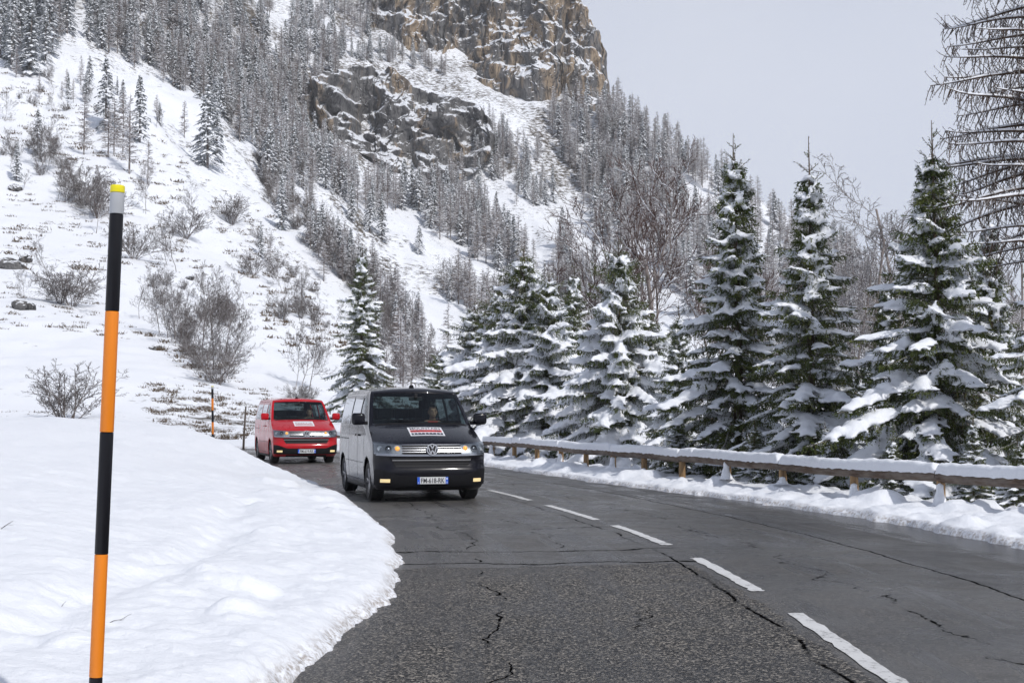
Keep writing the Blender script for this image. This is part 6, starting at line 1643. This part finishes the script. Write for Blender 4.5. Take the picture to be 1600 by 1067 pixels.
TREES.sort(key=lambda t: -t[0])
cnt_k = {'s': 0, 'l': 0, 'b': 0, 'u': 0}; LIMIT = {'s': 130, 'l': 130, 'b': 290, 'u': 290}; rest = []
WORDS = {'s': 'snow-dusted spruce', 'l': 'bare grey larch', 'b': 'bare leafless tree', 'u': 'leafless bush'}
for fr_, g, kd, Hh, gname, rz, pk, where in TREES:
    if cnt_k[kd] < LIMIT[kd] and 'behind the roadside' not in gname:
        cnt_k[kd] += 1; protos, nm, cat = KIND[kd]; pr = protos[pk % len(protos)]; sc = Hh / pr['H']
        plant(pr, (g.x, g.y, g.z - .2), sc, rz, nm, f'{WORDS[kd]} {where} in the {gname}'.replace(' in the middle central', ' in the middle'), cat, f'{cat} in the {where} part of the {gname}', order=('trunk', 'crown'))
    elif kd in 'sl': rest.append((g, kd, Hh, rz, pk))
# everything farther off: one mass of trees, instanced on points
proto_col = bpy.data.collections.new('forest_kinds')
plist = []
for kd in 'sl':
    for pr in KIND[kd][0]:
        o = bpy.data.objects.new(f'kind_{len(plist):02d}', join_arrays(pr)); proto_col.objects.link(o); plist.append((kd, pr))
ng = bpy.data.node_groups.new('forest_scatter', 'GeometryNodeTree')
ng.interface.new_socket('Geometry', in_out='INPUT', socket_type='NodeSocketGeometry'); ng.interface.new_socket('Geometry', in_out='OUTPUT', socket_type='NodeSocketGeometry')
gi, go = ng.nodes.new('NodeGroupInput'), ng.nodes.new('NodeGroupOutput')
ip = ng.nodes.new('GeometryNodeInstanceOnPoints'); ci = ng.nodes.new('GeometryNodeCollectionInfo')
ci.inputs['Collection'].default_value = proto_col; ci.inputs['Separate Children'].default_value = True; ci.inputs['Reset Children'].default_value = True
def na(n, ty):
    q = ng.nodes.new('GeometryNodeInputNamedAttribute'); q.data_type = ty; q.inputs['Name'].default_value = n; return q.outputs['Attribute']
cx_ = ng.nodes.new('ShaderNodeCombineXYZ'); ng.links.new(na('turn', 'FLOAT'), cx_.inputs[2])
e2r = ng.nodes.new('FunctionNodeEulerToRotation'); ng.links.new(cx_.outputs[0], e2r.inputs[0])
ng.links.new(gi.outputs[0], ip.inputs['Points']); ng.links.new(ci.outputs[0], ip.inputs['Instance']); ip.inputs['Pick Instance'].default_value = True
ng.links.new(na('which', 'INT'), ip.inputs['Instance Index']); ng.links.new(e2r.outputs[0], ip.inputs['Rotation']); ng.links.new(na('size', 'FLOAT'), ip.inputs['Scale'])
ng.links.new(ip.outputs[0], go.inputs[0])
fm = bpy.data.meshes.new('forest'); fm.from_pydata([tuple(g) for g, *_ in rest], [], [])
base_i = {kd: [i for i, (k2, _) in enumerate(plist) if k2 == kd] for kd in 'sl'}
wi = [base_i[kd][pk % len(base_i[kd])] for g, kd, Hh, rz, pk in rest]
sz_ = [Hh / plist[w][1]['H'] for w, (g, kd, Hh, rz, pk) in zip(wi, rest)]
for nm, ty, vals in (('turn', 'FLOAT', [t[3] for t in rest]), ('size', 'FLOAT', sz_), ('which', 'INT', wi)):
    a = fm.attributes.new(nm, ty, 'POINT'); a.data.foreach_set('value', np.array(vals, np.float32 if ty == 'FLOAT' else np.int32))
fo = link('forest', fm, None, kind='stuff', label='distant forest of grey larches and snowy spruces covering the mountainside', category='forest')
fo.modifiers.new('scatter', 'NODES').node_group = ng
print('TREES', len(TREES), 'individual', cnt_k, 'mass', len(rest))

# ---- tufts of dead grass and heather showing through thin snow
M_TUFT = mat_bark('dead_grass_and_heather', (0.045, 0.030, 0.018), (0.17, 0.115, 0.065), 0.5)
TUFTS = [([(215, 600), (330, 600), (400, 640), (392, 712), (330, 700), (250, 670)], 420, (.12, .42)), ([(0, 640), (215, 645), (240, 672), (0, 668)], 40, (.1, .3)), ([(380, 600), (460, 620), (520, 660), (400, 660)], 70, (.15, .45)),
         ([(0, 290), (250, 340), (330, 420), (200, 420), (0, 430)], 170, (.3, .9)), ([(0, 430), (140, 440), (200, 530), (60, 520), (0, 520)], 90, (.2, .6)), ([(200, 510), (360, 560), (380, 610), (300, 590)], 90, (.25, .7)),
         ([(300, 270), (420, 330), (500, 450), (540, 540), (440, 560), (380, 460)], 220, (.3, 1.0)), ([(0, 110), (280, 220), (300, 330), (120, 300), (0, 220)], 170, (.4, 1.3)), ([(600, 560), (700, 600), (690, 640), (610, 650)], 60, (.2, .6))]
TV, TF_ = [], []; tn = 0
for poly, cnt, szr in TUFTS:
    xs = [p[0] for p in poly]; ys = [p[1] for p in poly]; made = 0
    for _ in range(cnt * 14):
        if made >= cnt: break
        px = rs.uniform(min(xs), max(xs)); py = rs.uniform(min(ys), max(ys))
        if not inside(px, py, poly) or (noise(np.array([px / 22.0]), np.array([py / 8.0]), 0, 15)[0] < .12): continue
        g = hit(px, py)
        if g is None: continue
        made += 1; s = rs.uniform(*szr); n = 26
        a = rs.uniform(0, 6.28, n); rr = np.sqrt(rs.random(n)) * s; b = np.stack([g.x + rr * 1.5 * np.cos(a), g.y + rr * .7 * np.sin(a), np.full(n, g.z - .04)], 1)
        d = np.stack([rs.normal(0, .5, n), rs.normal(0, .3, n), rs.uniform(.25, .8, n)], 1) * s * rs.uniform(.4, 1.0, n)[:, None]
        w = np.stack([np.cos(a + 1.57), .3 * np.sin(a), 0 * a], 1) * s * .12
        TV.append(np.stack([b - w, b + w, b + d], 1).reshape(-1, 3)); TF_.append(np.arange(n * 3).reshape(-1, 3) + tn); tn += n * 3
gt = link('dry_grass', mesh_np('dry_grass', np.concatenate(TV), np.concatenate(TF_), [M_TUFT], smooth=False), None, kind='stuff', label='brown tufts of dead grass poking through the thin snow', category='grass')

# ---- boulders on the meadow
M_BOULDER = mat_rock('meadow_boulder', 0.0)
for k, (px, py, w, lab) in enumerate([(18, 418, 44, 'brown snow-capped rock outcrop at the left photo edge'), (38, 482, 40, 'dark rock beside the thin bare tree on the left meadow'), (40, 408, 26, 'smaller brown rock right of the outcrop at the left edge'),
                                     (296, 436, 16, 'small brown boulder in the middle of the left slope'), (243, 545, 22, 'dark flat rock below the dark thicket'), (24, 296, 26, 'dark rock ledge under the small spruce at the left edge')]):
    g = hit(px, py)
    if g is None: continue
    R = w * g.y / FPX / 2; b = bmesh.new(); bmesh.ops.create_icosphere(b, subdivisions=4, radius=1.0)
    co = np.array([v.co[:] for v in b.verts]); dsp = 1 + .30 * fbm(co[:, 0] * 1.5 + k * 7, co[:, 1] * 1.5 + co[:, 2] * 1.2, 0, k, 4) + .12 * np.abs(fbm(co[:, 2] * 4 + k, co[:, 0] * 4, 0, k + 5, 3))
    for v, q in zip(b.verts, dsp): v.co = Vector((v.co.x * q * R, v.co.y * q * R * .8, v.co.z * q * R * .55))
    m = bpy.data.meshes.new('boulder'); b.to_mesh(m); b.free(); m.materials.append(M_BOULDER)
    o = link('boulder', m, None, label=lab, category='boulder'); o.location = (g.x, g.y, g.z + R * .1); o.rotation_euler = (0, .25, k)

# ================================================================== the hazy mountain air
hz = MB(); hz.box((0, 0, 160), (2800, 2800, 340))
t = NT('haze_volume'); pv = t.n('VolumePrincipled'); pv.inputs['Color'].default_value = (0.95, 0.97, 1.0, 1); pv.inputs['Density'].default_value = 0.00022; pv.inputs['Anisotropy'].default_value = 0.0
t.t.links.new(pv.outputs[0], t.out.inputs['Volume'])
ho = hz.build('haze', t.m, None, kind='stuff', label='thin pale mountain haze filling the valley', category='haze')
